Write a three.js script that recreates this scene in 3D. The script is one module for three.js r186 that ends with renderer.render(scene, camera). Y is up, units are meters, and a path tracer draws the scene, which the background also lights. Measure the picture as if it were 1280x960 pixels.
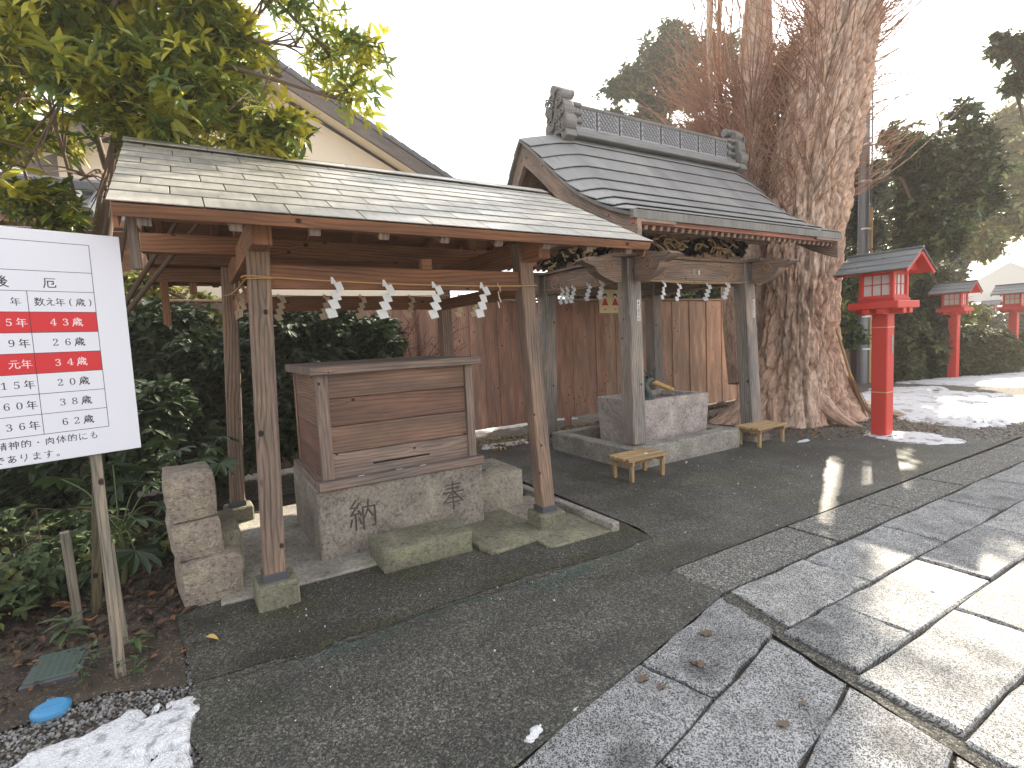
import * as THREE from 'three';
import { mergeGeometries } from 'three/addons/utils/BufferGeometryUtils.js';
import { TessellateModifier } from 'three/addons/modifiers/TessellateModifier.js';
import { Brush, Evaluator, SUBTRACTION } from 'three-bvh-csg';

// ---------- camera, sky, sun, exposure ----------
const V = (x, y, z) => new THREE.Vector3(x, y, z);
const scene = new THREE.Scene();
const camera = new THREE.PerspectiveCamera(72.05, 4 / 3, 0.05, 400);
camera.position.set(0, 1.6, 0);
camera.up.set(0.08349, 0.99528, -0.04947);
camera.lookAt(0.51166, 1.6 - 0.08542, -0.85493);
const renderer = new THREE.WebGLRenderer({ antialias: true });
renderer.setSize(1024, 768);
renderer.toneMapping = THREE.LinearToneMapping;
renderer.toneMappingExposure = 3.55;
renderer.shadowMap.enabled = true;
const SUN = V(0.7927, 0.4848, -0.3696).normalize();
{ // clear winter sky with bright haze round the sun
  const w = 512, h = 256, d = new Float32Array(w * h * 4), v = V(0, 0, 0);
  for (let y = 0; y < h; y++) for (let x = 0; x < w; x++) {
    const th = (1 - (y + .5) / h) * Math.PI, ph = ((x + .5) / w - .5) * 2 * Math.PI;
    v.set(Math.sin(th) * Math.cos(ph), Math.cos(th), Math.sin(th) * Math.sin(ph));
    const c = Math.max(-1, Math.min(1, v.dot(SUN))), e = Math.max(0, v.y);
    const hz = Math.exp(-e * 3.2), halo = 1.15 * Math.pow(Math.max(0, c), 10) + .55 * Math.pow(Math.max(0, .5 + .5 * c), 2.5);
    const i = (y * w + x) * 4;
    d[i] = .285 + .22 * hz + .68 * halo; d[i + 1] = .318 + .21 * hz + .66 * halo; d[i + 2] = .385 + .18 * hz + .61 * halo; d[i + 3] = 1;
  }
  const t = new THREE.DataTexture(d, w, h, THREE.RGBAFormat, THREE.FloatType);
  t.mapping = THREE.EquirectangularReflectionMapping; t.magFilter = THREE.LinearFilter; t.needsUpdate = true;
  scene.background = t; scene.environment = t;
}
const sun = new THREE.DirectionalLight(new THREE.Color().setRGB(1, .9, .74), 5);
sun.position.copy(SUN).multiplyScalar(60); sun.target.position.set(0, 0, 0);
sun.castShadow = true; sun.shadow.mapSize.set(4096, 4096);
Object.assign(sun.shadow.camera, { left: -30, right: 30, top: 30, bottom: -30, near: 1, far: 140 });
scene.add(sun, sun.target);
scene.fog = new THREE.FogExp2(0xf8ece0, 0.0040);

// ---------- helpers ----------
function RNG(s) { return () => { s = (s + 0x6d2b79f5) | 0; let t = Math.imul(s ^ (s >>> 15), 1 | s); t = (t + Math.imul(t ^ (t >>> 7), 61 | t)) ^ t; return ((t ^ (t >>> 14)) >>> 0) / 4294967296; }; }
const R0 = RNG(7);
const rr = (a, b, r = R0) => a + (b - a) * r();
const lerp = (a, b, t) => a + (b - a) * t, clamp = (x, a = 0, b = 1) => Math.min(b, Math.max(a, x));
const sstep = (a, b, x) => { const t = clamp((x - a) / (b - a)); return t * t * (3 - 2 * t); };
const hash = (x, y, s) => { let h = Math.imul(x, 374761393) + Math.imul(y, 668265263) + Math.imul(s, 974634773); h = Math.imul(h ^ (h >>> 13), 1274126177); return ((h ^ (h >>> 16)) >>> 0) / 4294967296; };
function vn(x, y, s = 0, px = 1 << 20, py = 1 << 20) { // tileable value noise
  const xi = Math.floor(x), yi = Math.floor(y), fx = x - xi, fy = y - yi, u = fx * fx * (3 - 2 * fx), v = fy * fy * (3 - 2 * fy);
  const m = (a, p) => ((a % p) + p) % p, x0 = m(xi, px), x1 = m(xi + 1, px), y0 = m(yi, py), y1 = m(yi + 1, py);
  return lerp(lerp(hash(x0, y0, s), hash(x1, y0, s), u), lerp(hash(x0, y1, s), hash(x1, y1, s), u), v);
}
function fbm(x, y, s = 0, o = 4, px = 1 << 16, py = 1 << 16) { let a = .5, t = 0, n = 0; for (let i = 0; i < o; i++) { t += a * vn(x, y, s + i * 17, px, py); n += a; a *= .5; x *= 2; y *= 2; px *= 2; py *= 2; } return t / n; }
const names = new Map();
function numbered(n) { const k = names.get(n) || 0; names.set(n, k + 1); return k ? n + '_' + String(k).padStart(3, '0') : n; }
function tag(o, label, category, group, kind) { if (label) o.userData.label = label; if (category) o.userData.category = category; if (group) o.userData.group = group; if (kind) o.userData.kind = kind; return o; }
function thing(name, label, category, pos, group) { const g = new THREE.Group(); g.name = numbered(name); g.position.copy(pos); scene.add(g); g.updateMatrixWorld(true); return tag(g, label, category, group); }
// place a mesh with a world transform under a parent (scene or thing or part)
function P(name, geo, mat, parent, pos, rot) {
  const m = new THREE.Mesh(geo, mat); m.name = parent ? name : numbered(name);
  if (pos) m.position.copy(pos);
  if (rot) { if (rot.isQuaternion) m.quaternion.copy(rot); else if (rot.isEuler) m.rotation.copy(rot); else m.rotation.set(...rot); }
  m.updateMatrixWorld(true);
  if (parent) { parent.updateWorldMatrix(true, false); parent.attach(m); } else scene.add(m);
  return m;
}
function copyOf(g, pos, rotY = 0, label, group) { const c = g.clone(); c.name = numbered(g.name.replace(/_\d{3}$/, '')); c.userData = { ...g.userData }; scene.add(c); c.position.copy(pos); c.rotation.y = rotY; if (label) c.userData.label = label; if (group) c.userData.group = group; return c; }
// chamfered box, 44 triangles, uv in metres, u along the longest side
function cbox(w, h, d, c = .004, seed = R0()) {
  const H = [w / 2, h / 2, d / 2]; c = Math.min(c, H[0] * .8, H[1] * .8, H[2] * .8);
  const long = w >= h && w >= d ? 0 : h >= d ? 1 : 2, pos = [], uv = [], ou = seed * 7.3, ov = seed * 3.1 % 1;
  const pt = (s, a) => [0, 1, 2].map(i => s[i] * (i === a ? H[i] : H[i] - c)); // corner vertex lying on face axis a
  const put = (p, ax) => { pos.push(...p); const o = [0, 1, 2].filter(i => i !== ax); let [a, b] = o.includes(long) ? [long, o.find(i => i !== long)] : o; uv.push(p[a] + ou, p[b] + ov + ax * .37); };
  const tri = (a, b, c2, ax) => { const n = [a, b, c2], u = b.map((q, i) => q - a[i]), v = c2.map((q, i) => q - a[i]); const nx = u[1] * v[2] - u[2] * v[1], ny = u[2] * v[0] - u[0] * v[2], nz = u[0] * v[1] - u[1] * v[0]; const m = [0, 1, 2].map(i => (a[i] + b[i] + c2[i])); if (nx * m[0] + ny * m[1] + nz * m[2] < 0) n.reverse(); n.forEach(p => put(p, ax)); };
  const quad = (a, b, c2, d2, ax) => { tri(a, b, c2, ax); tri(a, c2, d2, ax); };
  for (let ax = 0; ax < 3; ax++) { const [i, j] = [0, 1, 2].filter(k => k !== ax); for (const s of [-1, 1]) { const q = (si, sj) => { const S = [0, 0, 0]; S[ax] = s; S[i] = si; S[j] = sj; return pt(S, ax); }; quad(q(-1, -1), q(1, -1), q(1, 1), q(-1, 1), ax); }
    for (const si of [-1, 1]) for (const sj of [-1, 1]) { const e = (t, f) => { const S = [0, 0, 0]; S[ax] = t; S[i] = si; S[j] = sj; return pt(S, f); }; quad(e(-1, i), e(1, i), e(1, j), e(-1, j), i); } }
  for (const x of [-1, 1]) for (const y of [-1, 1]) for (const z of [-1, 1]) tri(pt([x, y, z], 0), pt([x, y, z], 1), pt([x, y, z], 2), 0);
  const g = new THREE.BufferGeometry(); g.setAttribute('position', new THREE.Float32BufferAttribute(pos, 3)); g.setAttribute('uv', new THREE.Float32BufferAttribute(uv, 2)); g.computeVertexNormals(); return g;
}
function box(name, mat, parent, x0, x1, y0, y1, z0, z1, c = .004) { return P(name, cbox(x1 - x0, y1 - y0, Math.abs(z1 - z0), c), mat, parent, V((x0 + x1) / 2, (y0 + y1) / 2, (z0 + z1) / 2)); }
const _m = new THREE.Matrix4();
function basisQuat(dir, up) { const x = dir.clone().normalize(), z = x.clone().cross(up).normalize(), y = z.clone().cross(x); return new THREE.Quaternion().setFromRotationMatrix(_m.makeBasis(x, y, z)); }
// beam from a to b: h along up, w across
function beam(name, mat, parent, a, b, h, w, up = V(0, 1, 0), c = .004) { const d = b.clone().sub(a); return P(name, cbox(d.length(), h, w, c), mat, parent, a.clone().add(b).multiplyScalar(.5), basisQuat(d, up)); }
function tube(pts, r, seg = 12, rad = 6, closed = false) { return new THREE.TubeGeometry(new THREE.CatmullRomCurve3(pts, closed, 'centripetal'), seg, r, rad, closed); }
function scaleUV(g, su, sv) { const a = g.attributes.uv; for (let i = 0; i < a.count; i++) a.setXY(i, a.getX(i) * su, a.getY(i) * sv); return g; }
// tapered tube with radius list
function limb(pts, radii, rad = 8, per = 4, swap = false) {
  const cv = new THREE.CatmullRomCurve3(pts, false, 'centripetal'), n = (pts.length - 1) * per, pos = [], uv = [], idx = [], fr = cv.computeFrenetFrames(n, false); let L = 0, prev = null;
  for (let i = 0; i <= n; i++) { const t = i / n, p = cv.getPointAt(t); if (prev) L += p.distanceTo(prev); prev = p; const f = t * (radii.length - 1), k = Math.min(radii.length - 2, Math.floor(f)), r = lerp(radii[k], radii[k + 1], f - k);
    for (let j = 0; j <= rad; j++) { const a = j / rad * Math.PI * 2, q = p.clone().addScaledVector(fr.normals[i], Math.cos(a) * r).addScaledVector(fr.binormals[i], Math.sin(a) * r); pos.push(q.x, q.y, q.z); if (swap) uv.push(j / rad * Math.max(...radii) * 6.28, L); else uv.push(L, j / rad * r * 6.28); } }
  for (let i = 0; i < n; i++) for (let j = 0; j < rad; j++) { const a = i * (rad + 1) + j, b = a + rad + 1; idx.push(a, b, a + 1, a + 1, b, b + 1); }
  const g = new THREE.BufferGeometry(); g.setAttribute('position', new THREE.Float32BufferAttribute(pos, 3)); g.setAttribute('uv', new THREE.Float32BufferAttribute(uv, 2)); g.setIndex(idx); g.computeVertexNormals(); return g;
}
const merge = a => mergeGeometries(a.map(g => { const q = g.index ? g.toNonIndexed() : g; for (const k of Object.keys(q.attributes)) if (!['position', 'normal', 'uv', 'color'].includes(k)) q.deleteAttribute(k); return q; }));
const at = (g, x, y, z, rx = 0, ry = 0, rz = 0, s = 1) => { const o = new THREE.Object3D(); o.position.set(x, y, z); o.rotation.set(rx, ry, rz); if (Array.isArray(s)) o.scale.set(...s); else o.scale.setScalar(s); o.updateMatrix(); return g.clone().applyMatrix4(o.matrix); };

// ---------- textures and materials ----------
function tex(w, h, fn, srgb = false) { // fn(u, v) -> grey or [r,g,b], 0..1
  const d = new Uint8Array(w * h * 4);
  for (let y = 0; y < h; y++) for (let x = 0; x < w; x++) { const c = fn(x / w, y / h), i = (y * w + x) * 4, a = Array.isArray(c); for (let k = 0; k < 3; k++) d[i + k] = clamp(a ? c[k] : c) * 255; d[i + 3] = 255; }
  const t = new THREE.DataTexture(d, w, h); t.wrapS = t.wrapT = THREE.RepeatWrapping; t.magFilter = THREE.LinearFilter; t.minFilter = THREE.LinearMipmapLinearFilter; if (srgb) t.colorSpace = THREE.SRGBColorSpace; t.needsUpdate = true; return t;
}
const rep = (t, su, sv) => { t.repeat.set(1 / su, 1 / sv); return t; };
const C = (r, g, b) => new THREE.Color().setRGB(r, g, b);
function mat(color, roughness, o = {}) { return new THREE.MeshPhysicalMaterial({ color: Array.isArray(color) ? C(...color) : color, roughness, metalness: 0, side: THREE.DoubleSide, ...o }); }
// wood: figure along u, 2.4 m x 0.6 m
function woodTex(seed, knots, contrast, grey) {
  const K = []; const r = RNG(seed); for (let i = 0; i < knots; i++) K.push([r(), r(), .006 + r() * .012]);
  const f = (u, v) => {
    let w = v * 1.0 + .17 * fbm(u * 2, v * 3, seed, 2, 2, 3) + .02 * fbm(u * 10, v * 8, seed + 3, 2, 10, 8), dark = 0;
    for (const [ku, kv, kr] of K) { let du = Math.abs(u - ku), dv = v - kv; du = Math.min(du, 1 - du); dv -= Math.round(dv); const dx = du * 2.4, dy = dv * .6, d = Math.hypot(dx * .55, dy); w += .03 * Math.sign(dy || 1) * Math.exp(-d * d / (kr * kr * 9)); dark = Math.max(dark, sstep(kr * 1.15, kr * .55, Math.hypot(dx * .8, dy))); }
    const ring = .5 + .5 * Math.sin(w * 6.2832 * 22 + 2 * vn(w * 9, 3, seed + 8)), late = Math.pow(ring, 3) * (.35 + .9 * vn(w * 7 + 40, 1, seed + 7)), fib = vn(u * 40, v * 260, seed + 5, 40, 260), fib2 = vn(u * 14, v * 90, seed + 6, 14, 90), blotch = fbm(u * 5, v * 5, seed + 9, 3, 5, 5);
    return [clamp(1 - contrast * (.15 * late + .11 * fib + .10 * fib2 + .34 * (blotch - .42)) - .50 * dark), dark, blotch, late];
  };
  const col = tex(1024, 512, (u, v) => { const [g, k, b] = f(u, v); const gr = grey * sstep(.4, .7, b); return [g * lerp(1, .965, gr), g * lerp(lerp(.97, .985, gr), .7, k * .4), g * lerp(lerp(.93, .99, gr), .6, k * .5)]; }, true);
  const bmp = tex(1024, 512, (u, v) => f(u, v)[0]);
  return [rep(col, 2.4, .6), rep(bmp, 2.4, .6)];
}
const [woodA, woodAb] = woodTex(11, 7, 1.0, .5), [woodB, woodBb] = woodTex(29, 12, 1.35, .9);
const wood = (c, r = .75, weathered = false, b = .0022) => mat(c, r, { map: weathered ? woodB : woodA, bumpMap: weathered ? woodBb : woodAb, bumpScale: b });
function worley(n, seed) { // returns fn(u,v)->[f1,f2,id]
  return (u, v) => { const x = u * n, y = v * n, xi = Math.floor(x), yi = Math.floor(y); let a = 9, b = 9, id = 0; for (let j = -1; j < 2; j++) for (let i = -1; i < 2; i++) { const cx = ((xi + i) % n + n) % n, cy = ((yi + j) % n + n) % n, px = xi + i + hash(cx, cy, seed), py = yi + j + hash(cx, cy, seed + 1), d = Math.hypot(px - x, py - y); if (d < a) { b = a; a = d; id = hash(cx, cy, seed + 2); } else if (d < b) b = d; } return [a, b, id]; };
}
// asphalt with exposed aggregate, 1.4 m
const wa = worley(220, 5), wa2 = worley(110, 8);
const asphF = (u, v) => { const [f1, f2, id] = wa(u, v), [g1, g2, id2] = wa2(u, v); const st = sstep(.0, .22, f2 - f1), st2 = sstep(.05, .2, g2 - g1) * (id2 > .7 ? 1 : 0); const n = fbm(u * 200, v * 200, 3, 2, 200, 200); return [st, id, st2, id2, n]; };
const asphC = rep(tex(1024, 1024, (u, v) => { const [s, id, s2, i2, n] = asphF(u, v); let g = .24 + s * (.10 + .55 * id * id) + (n - .5) * .30; if (s2) g = lerp(g, .40 + .5 * vn(i2 * 99, 3, 4), .85 * s2); return [g, g * .995, g * .96]; }, true), 1.4, 1.4);
const asphB = rep(tex(1024, 1024, (u, v) => { const [s, id, s2, i2, n] = asphF(u, v); return .25 + .4 * s * (.5 + .5 * id) + .25 * s2 + .15 * n; }), 1.4, 1.4);
// granite: grains of white, grey and black, 0.8 m
const wg = worley(210, 31), wg2 = worley(90, 37);
const granF = (u, v) => { const id = wg(u, v)[2], id2 = wg2(u, v)[2], b = fbm(u * 9, v * 9, 41, 4, 9, 9); return [id, id2, b]; };
const granC = rep(tex(1024, 1024, (u, v) => { const [a, b, f] = granF(u, v); let g = a < .18 ? .24 : a < .40 ? .54 : .80 + .14 * a; if (b < .14) g *= .72; g *= .84 + .32 * f; const st = fbm(u * 3, v * 3, 43, 4, 3, 3); if (st > .6) g *= 1 - 1.1 * (st - .6); return [g, g * .995, g * .985]; }, true), .8, .8);
const granB = rep(tex(1024, 1024, (u, v) => { const [a, b, f] = granF(u, v); return .4 * f + .35 * a + .25 * b; }), .8, .8);
// concrete / weathered stone, 1.2 m
const conF = (u, v) => [fbm(u * 6, v * 6, 51, 5, 6, 6), fbm(u * 60, v * 60, 53, 3, 60, 60), vn(u * 240, v * 240, 57, 240, 240)];
const conC = rep(tex(1024, 1024, (u, v) => { const [a, b, c] = conF(u, v); let g = .70 + .30 * (a - .5) + .22 * (b - .5) + .18 * (c - .5); const st = sstep(.60, .75, a); const pit = b < .27 ? .86 : 1; g *= pit; return [g, g * lerp(.985, .995, st), g * lerp(.955, .93, st)]; }, true), 1.2, 1.2);
const conB = rep(tex(1024, 1024, (u, v) => { const [a, b, c] = conF(u, v); return .4 * a + .45 * b + .15 * c; }), 1.2, 1.2);
// soil with crumbs, 0.9 m
const ws = worley(60, 71), ws2 = worley(140, 73);
const soilC = rep(tex(1024, 1024, (u, v) => { const [a, b, id] = ws(u, v), [c, d, i2] = ws2(u, v), f = fbm(u * 8, v * 8, 77, 4, 8, 8); let g = .34 + .3 * (f - .5) + .16 * i2 * sstep(0, .2, d - c) + (id > .86 ? .22 * sstep(.0, .25, b - a) : 0); return [g * 1.04, g * .95, g * .84]; }, true), .9, .9);
const soilB = rep(tex(1024, 1024, (u, v) => { const [a, b, id] = ws(u, v), [c, d, i2] = ws2(u, v); return .3 * sstep(0, .3, d - c) * i2 + .4 * fbm(u * 10, v * 10, 77, 4, 10, 10) + (id > .86 ? .3 * sstep(0, .3, b - a) : 0); }), .9, .9);
const grainB = rep(tex(512, 512, (u, v) => fbm(u * 90, v * 90, 91, 3, 90, 90)), .5, .5);
const streakC = rep(tex(512, 512, (u, v) => { const a = fbm(u * 5, v * 5, 95, 4, 5, 5), b = vn(u * 60, v * 5, 97, 60, 5), c = vn(u * 160, v * 160, 99, 160, 160); return .82 + .22 * (a - .5) + .1 * (b - .5) + .07 * (c - .5); }, true), 1.5, 1.5);
const sheetC = rep(tex(512, 512, (u, v) => { const a = fbm(u * 4, v * 4, 105, 4, 4, 4), c = vn(u * 120, v * 120, 107, 120, 120); const g = .84 + .24 * (a - .5) + .05 * (c - .5); return [g, g, g * .99]; }, true), 1.3, 1.3);
const streakR = rep(tex(512, 512, (u, v) => .5 + .5 * (fbm(u * 7, v * 7, 101, 4, 7, 7) - .5) + .12 * (vn(u * 90, v * 12, 103, 90, 12) - .5)), 1.5, 1.5);
// bark: long vertical fissures, u across 1.6 m, v up 2 m
const barkF = (u, v) => { const q = 1 - Math.abs(2 * fbm(u * 16, v * 5, 111, 3, 16, 5) - 1), q2 = 1 - Math.abs(2 * fbm(u * 34, v * 13, 113, 3, 34, 13) - 1), n = fbm(u * 60, v * 40, 117, 3, 60, 40); return [clamp(1.05 - .75 * Math.pow(q, 7) - .50 * Math.pow(q2, 8)), n]; };
const barkC = rep(tex(1024, 1024, (u, v) => { const [r, n] = barkF(u, v), b = fbm(u * 4, v * 3, 119, 3, 4, 3), g = (.66 + .27 * r) * (.86 + .26 * n), gr = .7 * sstep(.40, .70, b); return [g, g * lerp(.925, .975, gr), g * lerp(.87, .94, gr)]; }, true), 1.6, 2);
const barkB = rep(tex(1024, 1024, (u, v) => { const [r, n] = barkF(u, v); return .6 * r + .4 * n; }), 1.6, 2);

const M = {
  asphalt: mat([.36, .355, .33], .68, { map: asphC, bumpMap: asphB, bumpScale: .005, vertexColors: true }),
  aggregate: mat([.66, .65, .63], .85, { map: asphC, bumpMap: asphB, bumpScale: .007 }),
  granite: [mat([.45, .455, .455], .74, { map: granC, bumpMap: granB, bumpScale: .003 }), mat([.375, .38, .38], .76, { map: granC, bumpMap: granB, bumpScale: .003 }), mat([.50, .50, .485], .72, { map: granC, bumpMap: granB, bumpScale: .003 })],
  basin: mat([.92, .82, .79], .75, { map: conC, bumpMap: granB, bumpScale: .002 }),
  apron: mat([.62, .62, .56], .92, { map: asphC, bumpMap: asphB, bumpScale: .006, vertexColors: true }),
  concrete: mat([.60, .57, .52], .9, { map: conC, bumpMap: conB, bumpScale: .006 }),
  stone: mat([.58, .52, .45], .9, { map: conC, bumpMap: conB, bumpScale: .008 }),
  stoneMoss: mat([.37, .365, .265], .92, { map: conC, bumpMap: conB, bumpScale: .008 }),
  stoneRed: mat([.66, .56, .48], .9, { map: conC, bumpMap: conB, bumpScale: .03 }),
  soil: mat([.46, .42, .36], .95, { map: soilC, bumpMap: soilB, bumpScale: .02 }),
  shelter: [wood([.39, .185, .098]), wood([.33, .155, .082]), wood([.43, .21, .112])],
  post: wood([.42, .29, .215], .8, true), postRed: wood([.24, .125, .08], .78),
  boxwood: [wood([.335, .21, .155], .75), wood([.28, .16, .118], .75), wood([.36, .245, .185], .75, true)],
  boxgrey: wood([.41, .31, .26], .8, true),
  fence: [wood([.64, .37, .275], .8), wood([.58, .33, .245], .8), wood([.68, .41, .305], .8), wood([.50, .345, .27], .82, true)],
  fenceTan: [wood([.70, .47, .34], .8), wood([.64, .43, .31], .8), wood([.74, .50, .365], .8)],
  pav: wood([.50, .365, .29], .82, true), pavDark: wood([.50, .35, .27], .82), pavGrey: wood([.54, .47, .42], .85, true), stake: wood([.42, .36, .28], .85, true),
  carve: wood([.60, .38, .25], .7), carveLight: wood([.66, .46, .26], .7), ochre: wood([.55, .41, .25], .75), vermilion: wood([.48, .20, .14], .75),
  bench: [wood([.62, .435, .225], .7), wood([.56, .38, .20], .7), wood([.66, .47, .26], .7)],
  shingle: [0, 1, 2].map(i => mat([[.43, .40, .34], [.39, .37, .32], [.47, .44, .37]][i], .9, { map: streakC, bumpMap: grainB, bumpScale: .0015, roughnessMap: streakR })),
  copper: [0, 1, 2].map(i => mat([[.40, .39, .385], [.37, .365, .365], [.43, .42, .41]][i], .62, { metalness: .4, map: sheetC, bumpMap: grainB, bumpScale: .0004 })),
  copperTrim: mat([.30, .285, .26], .65, { metalness: .35, map: streakC }),
  tile: mat([.115, .12, .13], .45, { map: streakC }), plaster: mat([.86, .75, .58], .92), white: mat([.78, .78, .77], .85), paper: mat([.82, .82, .80], .8, { transmission: .25 }), paperOld: mat([.76, .63, .45], .85, { transmission: .3 }),
  red: mat([.60, .046, .029], .55, { bumpMap: woodAb, bumpScale: .001 }), redDark: mat([.42, .036, .024], .55),
  lampPaper: mat([.80, .79, .74], .6, { transmission: .3 }),
  lampRoof: wood([.23, .25, .26], .55), rope: mat([.50, .30, .12], .85), iron: mat([.10, .10, .11], .6, { metalness: .4 }),
  bronze: mat([.075, .095, .085], .5, { metalness: .6 }), bamboo: mat([.46, .28, .10], .45), steel: mat([.36, .37, .38], .5, { metalness: .5, map: streakC }), pipe: mat([.62, .42, .20], .5),
  bark: mat([.76, .61, .50], .92, { map: barkC, bumpMap: barkB, bumpScale: .022 }), branch: mat([.13, .085, .06], .9), twig: mat([.32, .175, .11], .8), twigPale: mat([.42, .30, .20], .85),
  snow: mat([.80, .81, .84], .75, { vertexColors: true, bumpMap: grainB, bumpScale: .012, specularIntensity: .4 }), broom: mat([.30, .185, .10], .95), dark: mat([.02, .02, .018], .95),
  groove: mat([.10, .085, .07], .95), blue: mat([.05, .24, .45], .5), green: mat([.055, .085, .065], .6), tent: mat([.80, .80, .78], .8, { transmission: .2 }),
};
// ---------- ground ----------
function sheet(poly, y, edge, colour) { // flat polygon [[x,z],...] at height y, uv in metres, optional vertex colour fn
  let g = new THREE.ShapeGeometry(new THREE.Shape(poly.map(([x, z]) => new THREE.Vector2(x, -z))));
  if (edge) g = new TessellateModifier(edge, 14).modify(g.toNonIndexed());
  g.rotateX(-Math.PI / 2); g.translate(0, y, 0);
  const p = g.attributes.position, uv = new Float32Array(p.count * 2), nn = new Float32Array(p.count * 3), col = colour && new Float32Array(p.count * 3);
  for (let i = 0; i < p.count; i++) { uv[2 * i] = p.getX(i); uv[2 * i + 1] = p.getZ(i); nn[3 * i + 1] = 1; if (colour) col.set(colour(p.getX(i), p.getZ(i)), i * 3); }
  g.setAttribute('uv', new THREE.BufferAttribute(uv, 2)); g.setAttribute('normal', new THREE.BufferAttribute(nn, 3)); if (colour) g.setAttribute('color', new THREE.BufferAttribute(col, 3));
  return g;
}
const structure = o => tag(o, null, null, null, 'structure');
structure(P('ground', sheet([[-90, 60], [130, 60], [130, -120], [-90, -120]], -.05), mat([.95, .88, .78], .95, { map: asphC, bumpMap: asphB, bumpScale: .01 })));
// asphalt lane between the paving and the shrine sheds: patched, mossy, with turquoise stain along its cracked rim
const stainAt = (x, z) => sstep(.16, .02, Math.abs(z + 2.80 + .07 * Math.sin(x * 2.3) + .05 * x - .06)) * sstep(.2, .6, x) * sstep(2.9, 2.3, x) * sstep(.44, .60, fbm(x * 6, z * 9, 204, 4));
const asphPoly = [[-4, -.55], [-.5, -1.31], [1.11, -1.665], [2.58, -2.0], [2.625, -2.02], [2.625, -2.43], [9.2, -2.47], [9.0, -3.0], [8.5, -3.5], [8.7, -4.1], [9.6, -4.2], [9.3, -5.2], [8.2, -6.2], [7.6, -7.25], [3.1, -7.25], [3.02, -3.12]];
for (let i = 0; i <= 34; i++) { const x = lerp(2.95, -.13, i / 34); asphPoly.push([x, -2.90 + .035 * (fbm(x * 5, 1, 9, 4) - .5) * 2 + .02 * Math.sin(x * 3)]); }
for (const [x, z] of [[-.17, -2.8], [-.12, -2.66], [-.15, -2.5], [-.10, -2.35], [-.16, -2.2], [-.22, -2.05], [-.42, -1.9], [-.9, -1.75], [-4, -1.2]]) asphPoly.push([x, z]);
const lane = structure(P('asphalt_lane', sheet(asphPoly, 0, .075, (x, z) => {
  const b = fbm(x * 1.1, z * 1.6, 201, 4), f = fbm(x * 5, z * 5, 203, 3), band = sstep(-2.44, -2.5, z) * sstep(-3.05, -2.85, z) * sstep(2.2, 4, x);
  let k = .84 + .80 * (b - .5) + .55 * (f - .5) + .24 * band; const patch = fbm(x * 2.2 + 5, z * 2.2, 207, 2); if (patch > .62) k *= .86;
  let r = k, g = k * .99, bl = k * .965; const ol = sstep(.48, .68, fbm(x * 1.7 + 11, z * 1.9, 209, 4)); r *= 1 - .05 * ol; g *= 1 - .02 * ol; bl *= 1 - .16 * ol; const st = stainAt(x, z); r = lerp(r, .40, .7 * st); g = lerp(g, .78, .7 * st); bl = lerp(bl, .72, .7 * st);
  const moss = sstep(.50, .66, fbm(x * 2.4, z * 2.4, 211, 4)) * sstep(-3.4, -3.9, z) * sstep(5.2, 3.6, x); r = lerp(r, .40, .6 * moss); g = lerp(g, .38, .6 * moss); bl = lerp(bl, .14, .6 * moss);
  return [r, g, bl];
}), M.asphalt));
{ const r = RNG(341); for (const [pts, w] of [[[[-.1, -2.87], [.5, -2.84], [1.1, -2.88], [1.7, -2.85], [2.3, -2.9], [2.9, -2.93]], .007], [[[2.02, -3.28], [2.0, -3.1], [1.93, -2.98], [1.9, -2.88]], .008], [[[2.6, -2.43], [2.35, -2.6], [2.2, -2.62], [1.9, -2.75]], .004], [[[5.3, -2.46], [5.2, -2.9], [5.5, -3.4], [5.4, -3.9], [5.6, -4.4]], .004]]) { const up = [], dn = []; for (let i = 0; i < pts.length - 1; i++) for (let k = 0; k < 12; k++) { const t = k / 12, x = lerp(pts[i][0], pts[i + 1][0], t) + rr(-.012, .012, r), z = lerp(pts[i][1], pts[i + 1][1], t) + rr(-.012, .012, r), q = w * rr(.25, 1, r), dx = pts[i + 1][0] - pts[i][0], dz = pts[i + 1][1] - pts[i][1], l = Math.hypot(dx, dz); up.push([x - dz / l * q, z + dx / l * q]); dn.unshift([x + dz / l * q, z - dx / l * q]); } P('crack', sheet([...up, ...dn], .0065), M.soil, lane); } }
// coarse aggregate panels along the paving
{ const g = structure(new THREE.Group()); g.name = 'aggregate_strip'; scene.add(g);
  const xs = [2.62, 3.95, 5.05, 6.2, 7.4, 8.6, 9.8, 11]; for (let i = 0; i < xs.length - 1; i++) box('panel', M.aggregate, g, xs[i] + .012, xs[i + 1] - .012, -.05, .002 + .003 * (i % 2), -2.425, -2.03, .006); }
// mossy apron before and under the offering shed
const apronPoly = []; for (let i = 0; i <= 34; i++) { const x = lerp(-.13, 2.95, i / 34); apronPoly.push([x, -2.895 + .035 * (fbm(x * 5, 1, 9, 4) - .5) * 2 + .02 * Math.sin(x * 3)]); }
apronPoly.push([3.0, -3.3], [3.0, -6.2], [-.3, -6.2], [-.12, -4.6], [-.22, -3.7], [-.16, -3.2]);
structure(P('mossy_apron', sheet(apronPoly, .004, .06, (x, z) => {
  const b = fbm(x * 2.2, z * 2.6, 221, 4), f = fbm(x * 9, z * 9, 223, 3), m = sstep(.36, .62, fbm(x * 2.6 + 3, z * 3.2, 227, 4)); const k = .40 + .26 * (b - .5) + .2 * (f - .5);
  const soil = sstep(.52, .66, fbm(x * 4, z * 4, 229, 4)) * sstep(1.0, .2, x);
  return [lerp(lerp(k, .27, .75 * m), .10, soil * .6), lerp(lerp(k * .97, .275, .75 * m), .09, soil * .6), lerp(lerp(k * .88, .13, .75 * m), .06, soil * .6)];
}), M.apron));
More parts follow.
